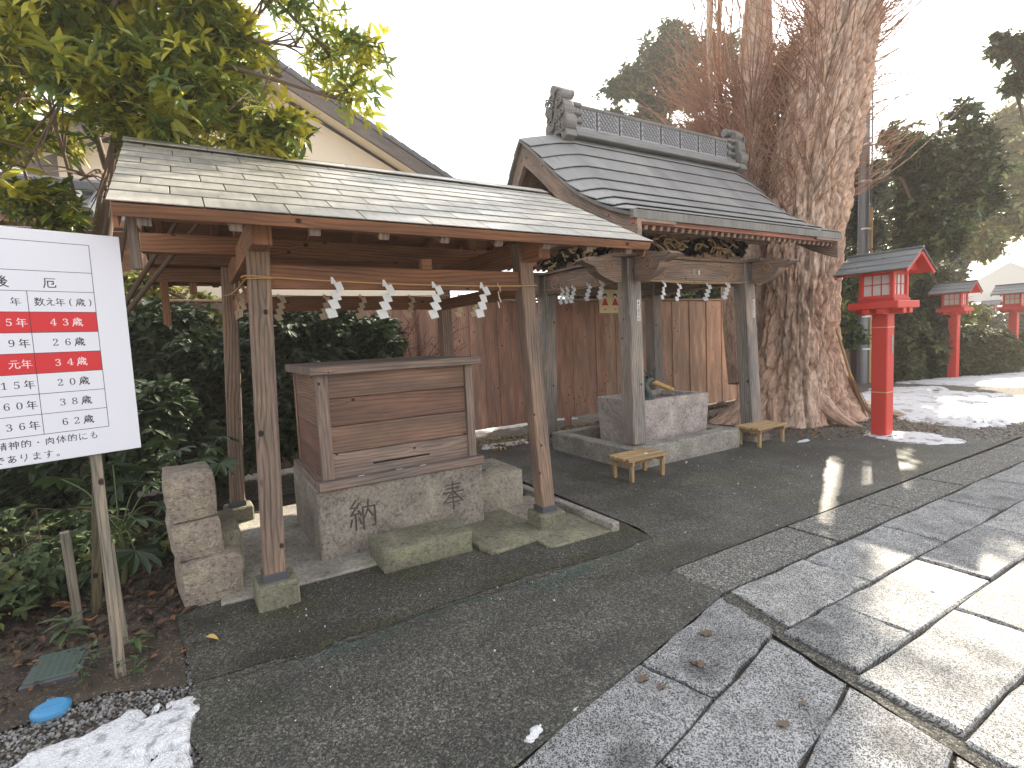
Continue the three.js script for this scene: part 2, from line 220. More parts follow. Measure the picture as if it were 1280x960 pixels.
// leaf soil bed and gravel beside the sign
structure(P('soil_bed', sheet([[-5, -3.02], [-.9, -3.05], [-.5, -3.12], [-.16, -2.95], [-.2, -3.7], [-.1, -4.6], [-.28, -6.2], [.4, -7.3], [-5, -7.3]], -.012, 0), M.soil));
structure(P('fence_side_soil', sheet([[2.9, -7.15], [9.6, -7.15], [11, -5.0], [13, -4.8], [13, -11], [2.9, -11]], -.006, 0), M.soil));
structure(P('gravel_bed', sheet([[-5, -3.2], [-.9, -3.2], [-.5, -3.2], [-.1, -3.0], [-.1, -2.0], [-.6, -1.75], [-5, -1.2]], -.03, 0), M.soil));
structure(P('gravel_yard', sheet([[8.55, -3.0], [9.3, -2.44], [11.0, -2.46], [60, -2.5], [60, -12], [12.9, -12], [12.9, -4.9], [9.5, -4.7], [8.75, -4.1]], -.004, 0), mat([.66, .60, .52], .95, { map: asphC, bumpMap: asphB, bumpScale: .01 })));
function pebble(r, flat) { const g = new THREE.IcosahedronGeometry(1, 0), p = g.attributes.position; for (let i = 0; i < p.count; i++) { const h = .75 + .5 * hash(Math.round(p.getX(i) * 50) + 99, Math.round(p.getY(i) * 50) + 31 * Math.round(p.getZ(i) * 50), r); p.setXYZ(i, p.getX(i) * h, p.getY(i) * h * flat, p.getZ(i) * h); } g.computeVertexNormals(); return g; }
function scatterInst(name, geo, m, n, place, colour, parent) { const im = new THREE.InstancedMesh(geo, m, n), o = new THREE.Object3D(), c = new THREE.Color(); for (let i = 0; i < n; i++) { place(o, i); o.updateMatrix(); im.setMatrixAt(i, o.matrix); if (colour) { colour(c, i); im.setColorAt(i, c); } } im.name = parent ? name : numbered(name); im.userData.kind = 'stuff'; (parent || scene).add(im); return im; }
{ const r = RNG(301); const inGravel = (x, z) => x < -.13 + .03 * Math.sin(z * 20) && z > -3.22 + .25 * fbm(x * 4, 3, 5, 3) - .1 && z < -1.6;
  tag(scatterInst('gravel', pebble(3, .7), mat([1, 1, 1], .85), 16000, o => { let x, z; do { x = rr(-2.2, -.1, r); z = rr(-3.35, -1.6, r); } while (!inGravel(x, z) && r() > .10); const s = rr(.004, .010, r); o.position.set(x, -.028 + s * .4 + .006 * r(), z); o.rotation.set(r() * 6, r() * 6, r() * 6); o.scale.setScalar(s); }, c => { const k = rr(.07, .30, r), t = r(); c.setRGB(k, k * lerp(.93, 1, t), k * lerp(.82, 1, t)); }), 'loose grey and brown gravel beside the mossy apron', 'gravel');
  tag(scatterInst('gravel', pebble(5, .7), mat([1, 1, 1], .85), 4000, o => { const x = rr(8.6, 14, r), z = rr(-5.6, -2.5, r), s = rr(.008, .02, r); o.position.set(x, s * .3, z); o.rotation.set(r() * 6, r() * 6, r() * 6); o.scale.setScalar(s); }, c => { const k = rr(.12, .36, r); c.setRGB(k, k * .95, k * .86); }), 'brown gravel round the foot of the big red lantern', 'gravel'); }

{ const r = RNG(351); tag(scatterInst('grit', pebble(7, .7), mat([1, 1, 1], .85), 700, o => { const x = rr(-.1, 8.5, r), z = rr(-4.2, -2.0, r), s = r() < .06 ? rr(.005, .008, r) : rr(.0015, .004, r); o.position.set(x, .008, z); o.rotation.set(r() * 6, r() * 6, r() * 6); o.scale.setScalar(s); }, c => { const k = rr(.25, .75, r); c.setRGB(k, k * .97, k * .9); }), 'pale loose grit scattered over the asphalt lane', 'grit'); }
// ---------- paving slabs ----------
{ const g = structure(new THREE.Group()); g.name = 'stone_path'; scene.add(g); const r = RNG(331);
  function slab(poly, m) { // poly of 4 [x,z] corners, bevelled top
    const cx = poly.reduce((a, p) => a + p[0], 0) / 4, cz = poly.reduce((a, p) => a + p[1], 0) / 4, y = .010 + .010 * r(), tx = rr(-.006, .006, r), tz = rr(-.006, .006, r);
    const ring = []; for (let k = 0; k < 4; k++) { const a = poly[k], b = poly[(k + 1) % 4]; for (let i = 0; i < 5; i++) { const t = i / 5, w = (i ? .010 : .004); ring.push([lerp(a[0], b[0], t) + rr(-w, w, r), lerp(a[1], b[1], t) + rr(-w, w, r)]); } }
    const n = ring.length, pos = [], uv = [], idx = [], ou = r() * 5, ov = r() * 5, ang = Math.floor(r() * 4) * Math.PI / 2, ca = Math.cos(ang), sa = Math.sin(ang);
    const add = (x, yy, z) => { pos.push(x, yy, z); uv.push((x - cx) * ca - (z - cz) * sa + ou, (x - cx) * sa + (z - cz) * ca + ov + (yy < 0 ? .05 : 0)); return pos.length / 3 - 1; };
    const topY = (x, z) => y + tx * (x - cx) + tz * (z - cz);
    const ctr = add(cx, topY(cx, cz) + .002, cz), A = [], B = [], D = [];
    for (const [x, z] of ring) { const f = 1 - .014 / Math.max(.2, Math.hypot(x - cx, z - cz)); A.push(add(cx + (x - cx) * f, topY(x, z), cz + (z - cz) * f)); B.push(add(x, topY(x, z) - .009, z)); D.push(add(x, -.05, z)); }
    for (let i = 0; i < n; i++) { const j = (i + 1) % n; idx.push(ctr, A[i], A[j], A[i], B[i], A[j], A[j], B[i], B[j], B[i], D[i], B[j], B[j], D[i], D[j]); }
    const q = new THREE.BufferGeometry(); q.setAttribute('position', new THREE.Float32BufferAttribute(pos, 3)); q.setAttribute('uv', new THREE.Float32BufferAttribute(uv, 2)); q.setIndex(idx); const ni = q.toNonIndexed(); ni.computeVertexNormals();
    P('slab', ni, m || M.granite[Math.floor(r() * 3)], g);
  }
  const gap = .008, zs = [-2.0, -1.57, -1.17, -.76, -.34, .08, .5, .92];
  const start = [2.67, 2.51, 2.42, 2.36, 2.3, 2.25, 2.2], X0 = [[3.45, 4.50, 5.55, 6.55, 7.6, 8.7, 9.8, 10.9, 12, 13.1, 14.2, 15.3, 16.5, 18, 20], [3.01, 4.02, 5.05, 6.02, 7.05, 8.15, 9.2, 10.3, 11.4, 12.5, 13.6, 15, 16.5, 18, 20], [3.46, 4.5, 5.5, 6.5, 7.6, 8.7, 9.7, 10.8, 12, 13.2, 14.4, 16, 18, 20], [2.95, 4.0, 5.1, 6.1, 7.2, 8.3, 9.4, 10.5, 12, 14, 16, 18], [3.4, 4.4, 5.5, 6.6, 7.7, 8.8, 10, 12, 14], [3, 4.1, 5.2, 6.3, 7.4, 8.5, 10], [3.3, 4.4, 5.5, 6.6, 7.7]];
  for (let k = 0; k < X0.length; k++) { const z0 = zs[k] + gap, z1 = zs[k + 1] - gap; let x = start[k]; X0[k].forEach((x1, i) => { const s = i ? 0 : (k ? -.03 : -.09); slab([[x + gap, z0], [x1 - gap, z0], [x1 - gap, z1], [x + s + gap, z1]]); x = x1; }); }
  // nearer run of the path, turned a little, ending at a wedge of mortar
  const L = (k, x) => { const z0 = [-1.405, -1.008, -.612, -.215, .18, .58][k], m = [-.228, -.235, -.235, -.235, -.235, -.235][k]; return z0 + m * x; };
  const endX = [2.57, 2.45, 2.37, 2.30, 2.24, 2.18], J = [[2.57, 1.72, .72, -.3, -1.4], [2.43, 1.36, .35, -.7, -1.7], [2.35, 1.6, .6, -.4], [2.28, 1.3, .3, -.7], [2.2, 1.5, .5]];
  for (let k = 0; k < J.length; k++) for (let i = 0; i < J[k].length - 1; i++) { const xb = J[k][i] - gap, xa = J[k][i + 1] + gap, sk = .085; const xc = xb + sk - (i ? 0 : .15), xd = xa + sk; slab([[xa, L(k, xa) + gap], [xb, L(k, xb) + gap], [xc, L(k + 1, xc) - gap], [xd, L(k + 1, xd) - gap]]); }
  for (const [x, z, s] of [[2.17, -1.77, .030], [1.93, -1.61, .022], [1.89, -1.17, .024], [1.64, -1.69, .024], [2.06, -1.20, .016], [1.66, -1.60, .018], [3.60, -1.32, .016], [2.0, -1.57, .012]]) { const n = 14, p = []; for (let i = 0; i < n; i++) { const a = i / n * 6.283, q = s * (.6 + .8 * hash(i, Math.round(x * 99), 77)); p.push([x + Math.cos(a) * q * 1.2, z + Math.sin(a) * q * .8]); } P('dirt_spot', sheet(p, .0265), mat([.11, .075, .045], .5), g); }
  // mortar wedges between the two runs
  P('mortar_wedge', sheet([[2.56, -2.0], [2.72, -2.0], [2.30, .4], [2.05, .4]], -.004), mat([.40, .38, .34], .95, { map: asphC, bumpMap: asphB, bumpScale: .008 }), g);
  P('joint_bed', sheet([[-2, -1.0], [2.7, -2.02], [24, -2.02], [24, 1.0], [-2, 1.0]], -.022), M.soil, g);
}
// ---------- snow ----------
function snow(name, label, poly, res, thick, seed, group) { // heap with a ragged melting rim
  const xs = poly.map(p => p[0]), zs = poly.map(p => p[1]), x0 = Math.min(...xs) - .1, x1 = Math.max(...xs) + .1, z0 = Math.min(...zs) - .1, z1 = Math.max(...zs) + .1, nx = Math.ceil((x1 - x0) / res), nz = Math.ceil((z1 - z0) / res), H = [];
  const sd = (x, z) => { let ins = false, d = 1e9; for (let i = 0, j = poly.length - 1; i < poly.length; j = i++) { const [ax, az] = poly[i], [bx, bz] = poly[j]; if ((az > z) !== (bz > z) && x < (bx - ax) * (z - az) / (bz - az) + ax) ins = !ins; const vx = bx - ax, vz = bz - az, t = clamp(((x - ax) * vx + (z - az) * vz) / (vx * vx + vz * vz)); d = Math.min(d, Math.hypot(x - ax - t * vx, z - az - t * vz)); } return ins ? d : -d; };
  const sc = res * 9;
  for (let j = 0; j <= nz; j++) for (let i = 0; i <= nx; i++) { const x = x0 + i * res, z = z0 + j * res, d = sd(x, z) + (fbm(x / sc, z / sc, seed, 4) - .5) * sc * 1.6; const hole = fbm(x / sc * .7 + 9, z / sc * .7, seed + 5, 4); H.push((Math.sqrt(clamp(d / (sc * 1.2))) * .9 + .6 * fbm(x / sc * 1.5, z / sc * 1.5, seed + 2, 4) + .45 * (fbm(x / sc * 6, z / sc * 6, seed + 7, 3) - .5)) * thick * .75 - thick * .25 - (hole > .66 ? (hole - .66) * thick * 14 : 0) - (d < 0 ? thick : 0)); }
  const pos = [], uv = [], idx = []; for (let j = 0; j <= nz; j++) for (let i = 0; i <= nx; i++) { const h = Math.max(-.03, H[j * (nx + 1) + i]); pos.push(x0 + i * res + .3 * res * (hash(i, j, seed) - .5), h + .002, z0 + j * res + .3 * res * (hash(j, i, seed + 3) - .5)); uv.push(x0 + i * res, z0 + j * res); }
  for (let j = 0; j < nz; j++) for (let i = 0; i < nx; i++) { const a = j * (nx + 1) + i, b = a + nx + 1; if (Math.max(H[a], H[a + 1], H[b], H[b + 1]) > -.004) idx.push(a, b, a + 1, a + 1, b, b + 1); }
  const col = []; for (let i = 0; i < pos.length; i += 3) { const d = fbm(pos[i] / sc * 3, pos[i + 2] / sc * 3, seed + 31, 4), k = 1 - .9 * sstep(.60, .74, d) * .5 - .12 * hash(i, 7, seed); col.push(k, k * .99, k * .965); }
  const g = new THREE.BufferGeometry(); g.setAttribute('position', new THREE.Float32BufferAttribute(pos, 3)); g.setAttribute('color', new THREE.Float32BufferAttribute(col, 3)); g.setAttribute('uv', new THREE.Float32BufferAttribute(uv, 2)); g.setIndex(idx); g.computeVertexNormals();
  return tag(P(name, g, M.snow), label, 'snow', group);
}
snow('snow_patch', 'ragged melting snow patch on gravel beside the mossy apron', [[-1.1, -2.60], [-.74, -2.73], [-.63, -2.80], [-.52, -2.81], [-.37, -2.89], [-.28, -2.85], [-.15, -2.79], [-.15, -2.62], [-.14, -2.4], [-.16, -2.2], [-.4, -2.0], [-1.2, -2.1]], .012, .035, 401);
snow('snow_patch', 'snow ring round the foot of the big red lantern', [[7.86, -3.66], [8.1, -3.85], [8.5, -3.75], [8.75, -3.3], [8.6, -2.85], [8.3, -2.78], [8.05, -3.0], [7.85, -3.35]], .03, .05, 403);
snow('snow_patch', 'broad sunlit snow field beyond the big red lantern', [[11.4, -6.2], [14.2, -6.3], [15.0, -5.5], [14.2, -4.6], [13.9, -3.4], [11.4, -2.65], [10.0, -2.72], [9.6, -2.95], [9.75, -3.5], [10.1, -4.3], [10.4, -5.2]], .05, .09, 405);
snow('snow_patch', 'long snow strip along the hedge foot under the second red lantern', [[15.6, -6.5], [17.0, -6.2], [18.3, -5.7], [21, -5.4], [24, -5], [24, -3.2], [18, -3.2], [15.2, -3.9], [15.4, -5.2]], .08, .1, 407);
snow('snow_patch', 'snow seen through the gap under the wooden fence', [[3.4, -8.1], [6.2, -8.1], [6.2, -9.2], [3.4, -9.4]], .05, .09, 409);
snow('snow_patch', 'patchy snow between the old tree roots and the fence', [[10.4, -6.4], [11.5, -6.0], [13, -6.6], [13, -8], [11, -8]], .06, .1, 411);
snow('snow_patch', 'thin snow sliver on the soil behind the basin kerb', [[3.5, -6.75], [4.3, -6.7], [4.35, -7.0], [3.6, -7.1]], .02, .03, 413);
[[1.05, -1.72, .07, .03], [1.28, -1.735, .05, .018], [7.15, -4.15, .16, .05]].forEach(([x, z, a, b], i) => snow('snow_crumb', ['white snow crumb at the slab edge beside the asphalt', 'small snow sliver in the joint at the slab edge', 'thin snow scrap on asphalt before the old tree'][i], [[x - a, z + .02], [x, z - b], [x + a, z - .03], [x + a * .6, z + b], [x - a * .4, z + b]], .008, .018, 420 + i));
// ---------- offering shed ----------
const shed = thing('offering_shed', 'open timber shed with slate shingle roof over the offering box', 'shed', V(1.4, 0, -4.6));
{ const r = RNG(501), S = () => M.shelter[Math.floor(r() * 3)];
  // posts lean slightly inward; each stands on a stone block
  const posts = [[.325, .40, -3.60, -3.66], [2.425, 2.33, -3.60, -3.66], [.24, .34, -5.55, -5.45], [2.50, 2.42, -5.55, -5.45]];
  posts.forEach(([xb, xt, zb, zt], i) => {
    const bx = xb, bz = zb; const blk = box('post_base', M.stoneMoss, shed, bx - .115, bx + .125, -.02, .155, bz - .12, bz + .125, .014);
    blk.rotation.y = rr(-.06, .06, r);
    const p = beam('post', i % 2 ? M.post : M.post, shed, V(xb, .15, zb), V(xt, 2.36, zt), .125, .125, V(0, 0, 1), .008);
    box('post_shoe', M.iron, shed, bx - .072, bx + .072, .15, .205, bz - .072, bz + .072, .003);
  });
  // framing
  const sx = [.39, 2.345];
  beam('tie_beam', S(), shed, V(.45, 2.055, -3.645), V(2.28, 2.055, -3.645), .15, .055);
  beam('tie_beam', S(), shed, V(.41, 2.03, -5.46), V(2.36, 2.03, -5.46), .14, .05);
  for (const x of sx) { beam('cross_beam', S(), shed, V(x, 2.285, -3.35), V(x, 2.285, -5.80), .17, .11); beam('side_tie', S(), shed, V(x, 2.0, -3.72), V(x + (x < 1 ? -.02 : .02), 2.0, -5.42), .11, .045); beam('king_strut', S(), shed, V(x, 2.37, -4.6), V(x, 2.86, -4.6), .11, .1, V(0, 0, 1)); }
  beam('eave_purlin', S(), shed, V(-.2, 2.42, -3.66), V(3.12, 2.42, -3.66), .10, .10);
  beam('eave_purlin', S(), shed, V(-.25, 2.42, -5.5), V(3.12, 2.42, -5.5), .10, .10);
  beam('eave_purlin', S(), shed, V(-.27, 2.30, -5.62), V(3.12, 2.30, -5.62), .12, .06);
  beam('middle_beam', S(), shed, V(-.25, 2.385, -4.55), V(3.05, 2.385, -4.55), .13, .10);
  beam('ridge_beam', S(), shed, V(-.25, 2.92, -4.6), V(3.16, 2.92, -4.6), .13, .10);
  box('bracket_block', S(), shed, .02, .08, 2.14, 2.25, -5.68, -5.62); box('bracket_block', S(), shed, 1.45, 1.53, 2.125, 2.20, -3.66, -3.60);
  // roof: slope from eave (z -3.10, y 2.33) to ridge (z -4.60, y 3.08), mirrored behind
  const E = [-3.10, 2.325], K = [-4.60, 3.085];
  for (const s of [0, 1]) {
    const ez = s ? -6.10 : E[0], dir = V(0, K[1] - E[1], K[0] - ez).normalize(), nrm = V(0, Math.abs(dir.z), s ? -dir.y : dir.y).normalize(), len = Math.hypot(K[1] - E[1], K[0] - ez), on = (x, t, h) => V(x, E[1], ez).addScaledVector(dir, t).addScaledVector(nrm, h);
    for (let i = 0; i < 9; i++) { const x = -.15 + i * .3963; beam('rafter', S(), shed, on(x, .025, -.075), on(x, len - .05, -.075), .075, .058, nrm); if (!s) { const e = on(x, .012, -.075); P('rafter_end', cbox(.062, .078, .012, .002), M.boxgrey, shed, e, new THREE.Quaternion().setFromUnitVectors(V(0, 0, 1), dir.clone().negate())); } }
    for (let k = 0; k < 9; k++) { const t0 = k / 9 * len, t1 = (k + 1) / 9 * len; beam('roof_board', S(), shed, on(-.24, (t0 + t1) / 2, -.022), on(3.17, (t0 + t1) / 2, -.022), .024, (t1 - t0) - .003, nrm, .002); }
    beam('fascia', S(), shed, on(-.27, -.012, -.034), on(3.20, -.012, -.034), .062, .026, nrm);
    for (const x of [-.262, 3.192]) beam('bargeboard', S(), shed, on(x, .005, -.07), on(x, len - .004, -.07), .12, .024, nrm);
    const rows = 9, ex = len / rows; // shingles
    for (let k = 0; k < rows; k++) { let x = -.285 - (k % 3) * .135 - rr(0, .03, r); while (x < 3.215) { const w = .405 + rr(-.012, .012, r), a = Math.max(x + .003, -.285), b = Math.min(x + w - .003, 3.215); x += w; if (b - a < .03) continue;
        const lift = .0085 + rr(0, .0015, r), p0 = on((a + b) / 2, k * ex - (k ? .0 : .025), lift), p1 = on((a + b) / 2, (k + 1) * ex + .02, .0025);
        const m = P('shingle', cbox(p0.distanceTo(p1), .006, b - a, .0015), M.shingle[Math.floor(r() * 3)], shed, p0.clone().add(p1).multiplyScalar(.5), basisQuat(p1.clone().sub(p0), nrm)); } }
  }
  for (let i = 0; i < 7; i++) { const x0 = -.29 + i * .502; for (const s of [-1, 1]) { P('ridge_cap', cbox(.498, .008, .13, .002), M.shingle[i % 3], shed, V(x0 + .25, 3.088, -4.6 + s * .052), [s * .465, 0, 0]); } }
  box('gable_post', M.boxgrey, shed, -.235, -.19, 2.05, 2.34, -3.42, -3.37); box('gable_post', S(), shed, -.20, -.14, 1.86, 2.30, -5.66, -5.6);
}
tag(box('shed_floor', M.concrete, null, .02, 2.0, -.03, .022, -5.7, -3.72, .01), 'grey concrete floor slab under the offering box', 'floor slab');

// carved characters, drawn as strokes on a 100 x 100 grid, y down
const GLYPH = {
  年: '28051532 25208520 22458245 24452468 05689568 54205497', 歳: '50025020 50107210 30083020 12218821 18339033 183316650595 6224686088959582 85526088 75248430 27465646 414641843580 30562372 50545770',
  数: '28032845 08205020 12061815 44063815 28220842 28225040 254615704592 425830800895 05605260 65045534 62229522 842272654895 603575729795', え: '40055814 223572322085 4558586260889086',
  厄: '15129012 181216600595 3535753574626260 35353585429088889074', 後: '30040828 32260652 20452097 620345226524 801048448540 70289048 58504072 5558825862823896 526672859596',
  元: '25127512 08389238 383832700894 6038608568929290_9372', 精: '22052295 04384238 08121426 38103226 22420570 22424062 50149414 54279027 46409740 72047240 54505295 5450885088928090 54648864 54778877',
  神: '20042814 062440240560 24442497 30484060 502092209265 50205065 50429242 50659265 71047198', 的: '24041620 10221088 102242224288 10524252 10864286 62055040 6024922488857690 62467260',
  肉: '15251596 1525862586907692 500548282852 50287248 50552880 50557478', 体: '30040550 20322097 38259725 67056797 65283575 68289772 52768276', に: '1810126018922580 45248522 4560428060889084',
  も: '483036704592709284757858 48054830 18306628 16546452', で: '1020851545454275_7092 75408252 88349546', あ: '15228218 420440604890 6832507522852065454875508870_6095', り: '250818502848 700872554596', ま: '15228522 20428042 520452803092208040728590', す: '08229220 55045560406242455648_55703597',
  奉: '50025040 20128012 26257425 08399239 45390875 55399275 32586858 22747874 50465098', 納: '280310243226 401408484244 36364652 25482596 12620682 38604478 52285296 5228942894908490 730670355562 72388860',
};
const strokes = ch => GLYPH[ch].replace(/_/g, '').split(' ').map(s => { const o = []; for (let i = 0; i + 3 < s.length; i += 4) o.push([+s.slice(i, i + 2), +s.slice(i + 2, i + 4)]); return o; });

// ---------- stone pedestal with carved characters ----------
{ const t = thing('stone_pedestal', 'long grey stone pedestal with two carved characters under the offering box', 'pedestal', V(1.38, 0, -4.55));
  const x0 = .69, x1 = 2.055, y1 = .545, zf = -4.0, zb = -5.1, ev = new Evaluator(); ev.attributes = ['position', 'normal', 'uv'];
  const bg = cbox(x1 - x0, y1 + .02, zf - zb, .012); bg.translate((x0 + x1) / 2, (y1 - .02) / 2, (zf + zb) / 2);
  let brush = new Brush(bg, M.stone); brush.updateMatrixWorld(); const paint = [];
  const seg = (a, b, w, d, zc) => { const l = Math.hypot(b[0] - a[0], b[1] - a[1]) + w * .9, g = new THREE.BoxGeometry(l, w, d); g.rotateZ(Math.atan2(b[1] - a[1], b[0] - a[0])); g.translate((a[0] + b[0]) / 2, (a[1] + b[1]) / 2, zc); return g; };
  const place = [['納', .90, .435, .215, .245], ['奉', 1.665, .435, .205, .24]]; let q = 0;
  for (const [ch, gx, gy, w, h] of place) for (const st of strokes(ch)) for (let i = 0; i < st.length - 1; i++) { const f = p => [gx + p[0] / 100 * w, gy - p[1] / 100 * h], a = f(st[i]), b = f(st[i + 1]), wd = .0135 + .003 * hash(q, 1, 4); q++; const cut = new Brush(seg(a, b, wd, .02 + q * 1e-5, zf)); cut.updateMatrixWorld(); brush = ev.evaluate(brush, cut, SUBTRACTION); brush.updateMatrixWorld(); paint.push(seg(a, b, wd * .96, .004, zf - .0105 + q * 2e-5)); }
  const blockG = brush.geometry.clone(); blockG.clearGroups(); const blk = P('block', blockG, M.stone, t); P('carved_character', merge(paint), M.groove, blk);
}
// ---------- wooden offering box ----------
{ const t = thing('offering_box', 'large weathered plank offering box with a narrow coin slit on stone', 'offering box', V(1.38, .545, -4.55)); const r = RNG(521);
  const x0 = .745, x1 = 2.02, zf = -4.02, zb = -5.06, W = () => M.boxwood[Math.floor(r() * 3)];
  const ledge = box('ledge', M.boxgrey, t, .70, 2.065, .546, .612, -4.10, -3.965, .006); for (const x of [1.02, 1.32, 1.52]) P('paper_scrap', cbox(.05, .002, .012, .0005), M.white, ledge, V(x, .614, -4.0), [0, rr(-.3, .3, r), 0]);
  box('ledge', M.boxgrey, t, .70, .80, .546, .60, -5.09, -4.105, .006); box('ledge', M.boxgrey, t, 1.97, 2.06, .546, .60, -5.09, -4.105, .006);
  box('corner_post', M.boxgrey, t, x0, x0 + .085, .612, 1.40, zf - .07, zf, .005); box('corner_post', M.boxgrey, t, x1 - .07, x1, .612, 1.40, zf - .07, zf, .005);
  box('corner_post', W(), t, x0, x0 + .07, .6, 1.40, zb, zb + .07, .005); box('corner_post', W(), t, x1 - .07, x1, .6, 1.40, zb, zb + .07, .005);
  const ys = [.80, 1.005, 1.215, 1.40]; ys.slice(0, 3).forEach((y, i) => box('front_plank', M.boxwood[[0, 1, 0][i]], t, x0 + .085, x1 - .07, y + .002, ys[i + 1] - .002, zf - .05, zf - .025 - .003 * (i % 2), .005));
  // lowest plank leaves the coin slit open below it
  { const sh = new THREE.Shape(), a = x0 + .085, b = x1 - .07; sh.moveTo(a, .612); sh.lineTo(b, .612); sh.lineTo(b, .798); sh.lineTo(a, .798); const ho = new THREE.Path(); ho.moveTo(1.13, .677); ho.lineTo(1.13, .692); ho.lineTo(1.60, .692); ho.lineTo(1.60, .677); sh.holes.push(ho); P('front_plank', new THREE.ExtrudeGeometry(sh, { depth: .022, bevelEnabled: false }), M.boxgrey, t, V(0, 0, zf - .05)); }
  for (let i = 0; i < 4; i++) { const y = .60 + i * .2; for (const [a, b] of [[x0 + .012, x0 + .04], [x1 - .04, x1 - .012]]) box('side_plank', W(), t, a, b, y, y + .197, zb + .07, zf - .07, .004); box('back_plank', W(), t, x0 + .07, x1 - .07, y, y + .197, zb + .02, zb + .045, .004); }
  P('inner_lining', cbox(1.1, .75, .02, .002), M.boxwood[1], t, V(1.38, 1.0, -4.2));
  box('lid', M.boxgrey, t, .695, 2.08, 1.40, 1.465, -5.13, -3.965, .006);
}
// loose stones round the pedestal
const hewn = (w, h, d, amp, seed) => { const g = new THREE.BoxGeometry(w, h, d, 6, 4, 6), p = g.attributes.position, u = g.attributes.uv, n = g.attributes.normal; for (let i = 0; i < p.count; i++) { const x = p.getX(i), y = p.getY(i), z = p.getZ(i), q = (a, b) => vn(a * 9 + 50, b * 9 + 50, seed) - .5; const ax = Math.abs(n.getX(i)) > .5, ay = Math.abs(n.getY(i)) > .5; u.setXY(i, ax ? z : x, ay ? z : y + .5); const f = k => Math.abs(k) > .49 ? 1 : 0; const e = f(x / w) + f(y / h) + f(z / d); const s = e > 1 ? .012 : 0; p.setXYZ(i, x + amp * q(y + z * .7, x) - Math.sign(x) * s * f(x / w), y + amp * .7 * q(x + z, y) - Math.sign(y) * s * f(y / h), z + amp * q(x, y - x) - Math.sign(z) * s * f(z / d)); } g.computeVertexNormals(); return g; };
tag(P('stone_step', hewn(.70, .19, .40, .012, 3), M.stoneMoss, null, V(1.36, .08, -3.73), [0, -.02, 0]), 'low mossy stone step before the carved pedestal', 'step');
tag(P('stone_block', hewn(.50, .40, .62, .01, 5), M.stone, null, V(2.345, .175, -4.50), [0, -.03, 0]), 'pale stone block at the side of the carved pedestal', 'stone');
tag(P('coin_dish', new THREE.LatheGeometry([[0, 0], [.055, 0], [.075, .018], [.07, .02], [.05, .006], [0, .006]].map(p => new THREE.Vector2(...p)), 20), M.steel, null, V(2.22, .381, -4.38)), 'small shiny dish lying on the pale stone block', 'dish');
tag(P('stone_stub', hewn(.18, .80, .22, .05, 9), M.stoneRed, null, V(2.36, .38, -5.02)), 'rough upright stone stub behind the offering box', 'stone');
tag(P('flagstone', hewn(.62, .06, .80, .012, 12), M.stoneMoss, null, V(2.05, .012, -3.78), [0, .05, 0]), 'cracked mossy flagstone beside the stone step', 'flagstone');
tag(P('flagstone', hewn(.62, .05, .62, .012, 15), M.stoneMoss, null, V(2.50, .005, -3.50), [0, -.03, 0]), 'mossy flagstone under the shed post by the narrow kerb', 'flagstone');
tag(P('flagstone', hewn(.5, .05, .6, .012, 17), M.stone, null, V(2.56, .012, -4.12), [0, .02, 0]), 'grey flagstone before the pale stone block', 'flagstone');
{ const k = thing('kerb', 'narrow grey concrete kerb running from the shed to the lane', 'kerb', V(2.82, 0, -4.3)); const zz = [-3.17, -3.95, -4.75, -5.6]; for (let i = 0; i < 3; i++) box('kerb_stone', M.concrete, k, 2.785 - .004 * i, 2.865 - .004 * i, -.03, .075, zz[i + 1] + .004, zz[i] - .004, .01); }
{ const t = thing('stacked_stones', 'leaning stack of three rough hewn stone blocks beside the shed', 'stones', V(-.05, 0, -3.95));
  P('stone', hewn(.36, .34, .42, .03, 21), M.stoneRed, t, V(-.03, .13, -4.03), [0, .12, .03]); P('stone', hewn(.29, .26, .46, .03, 23), M.stoneRed, t, V(-.085, .42, -4.08), [0, .10, .06]); P('stone', hewn(.27, .30, .46, .035, 25), M.stoneRed, t, V(-.105, .69, -4.10), [0, .09, .02]); P('stone', hewn(.14, .34, .6, .03, 27), M.stoneMoss, t, V(.10, .24, -4.28), [0, .06, 0]); }
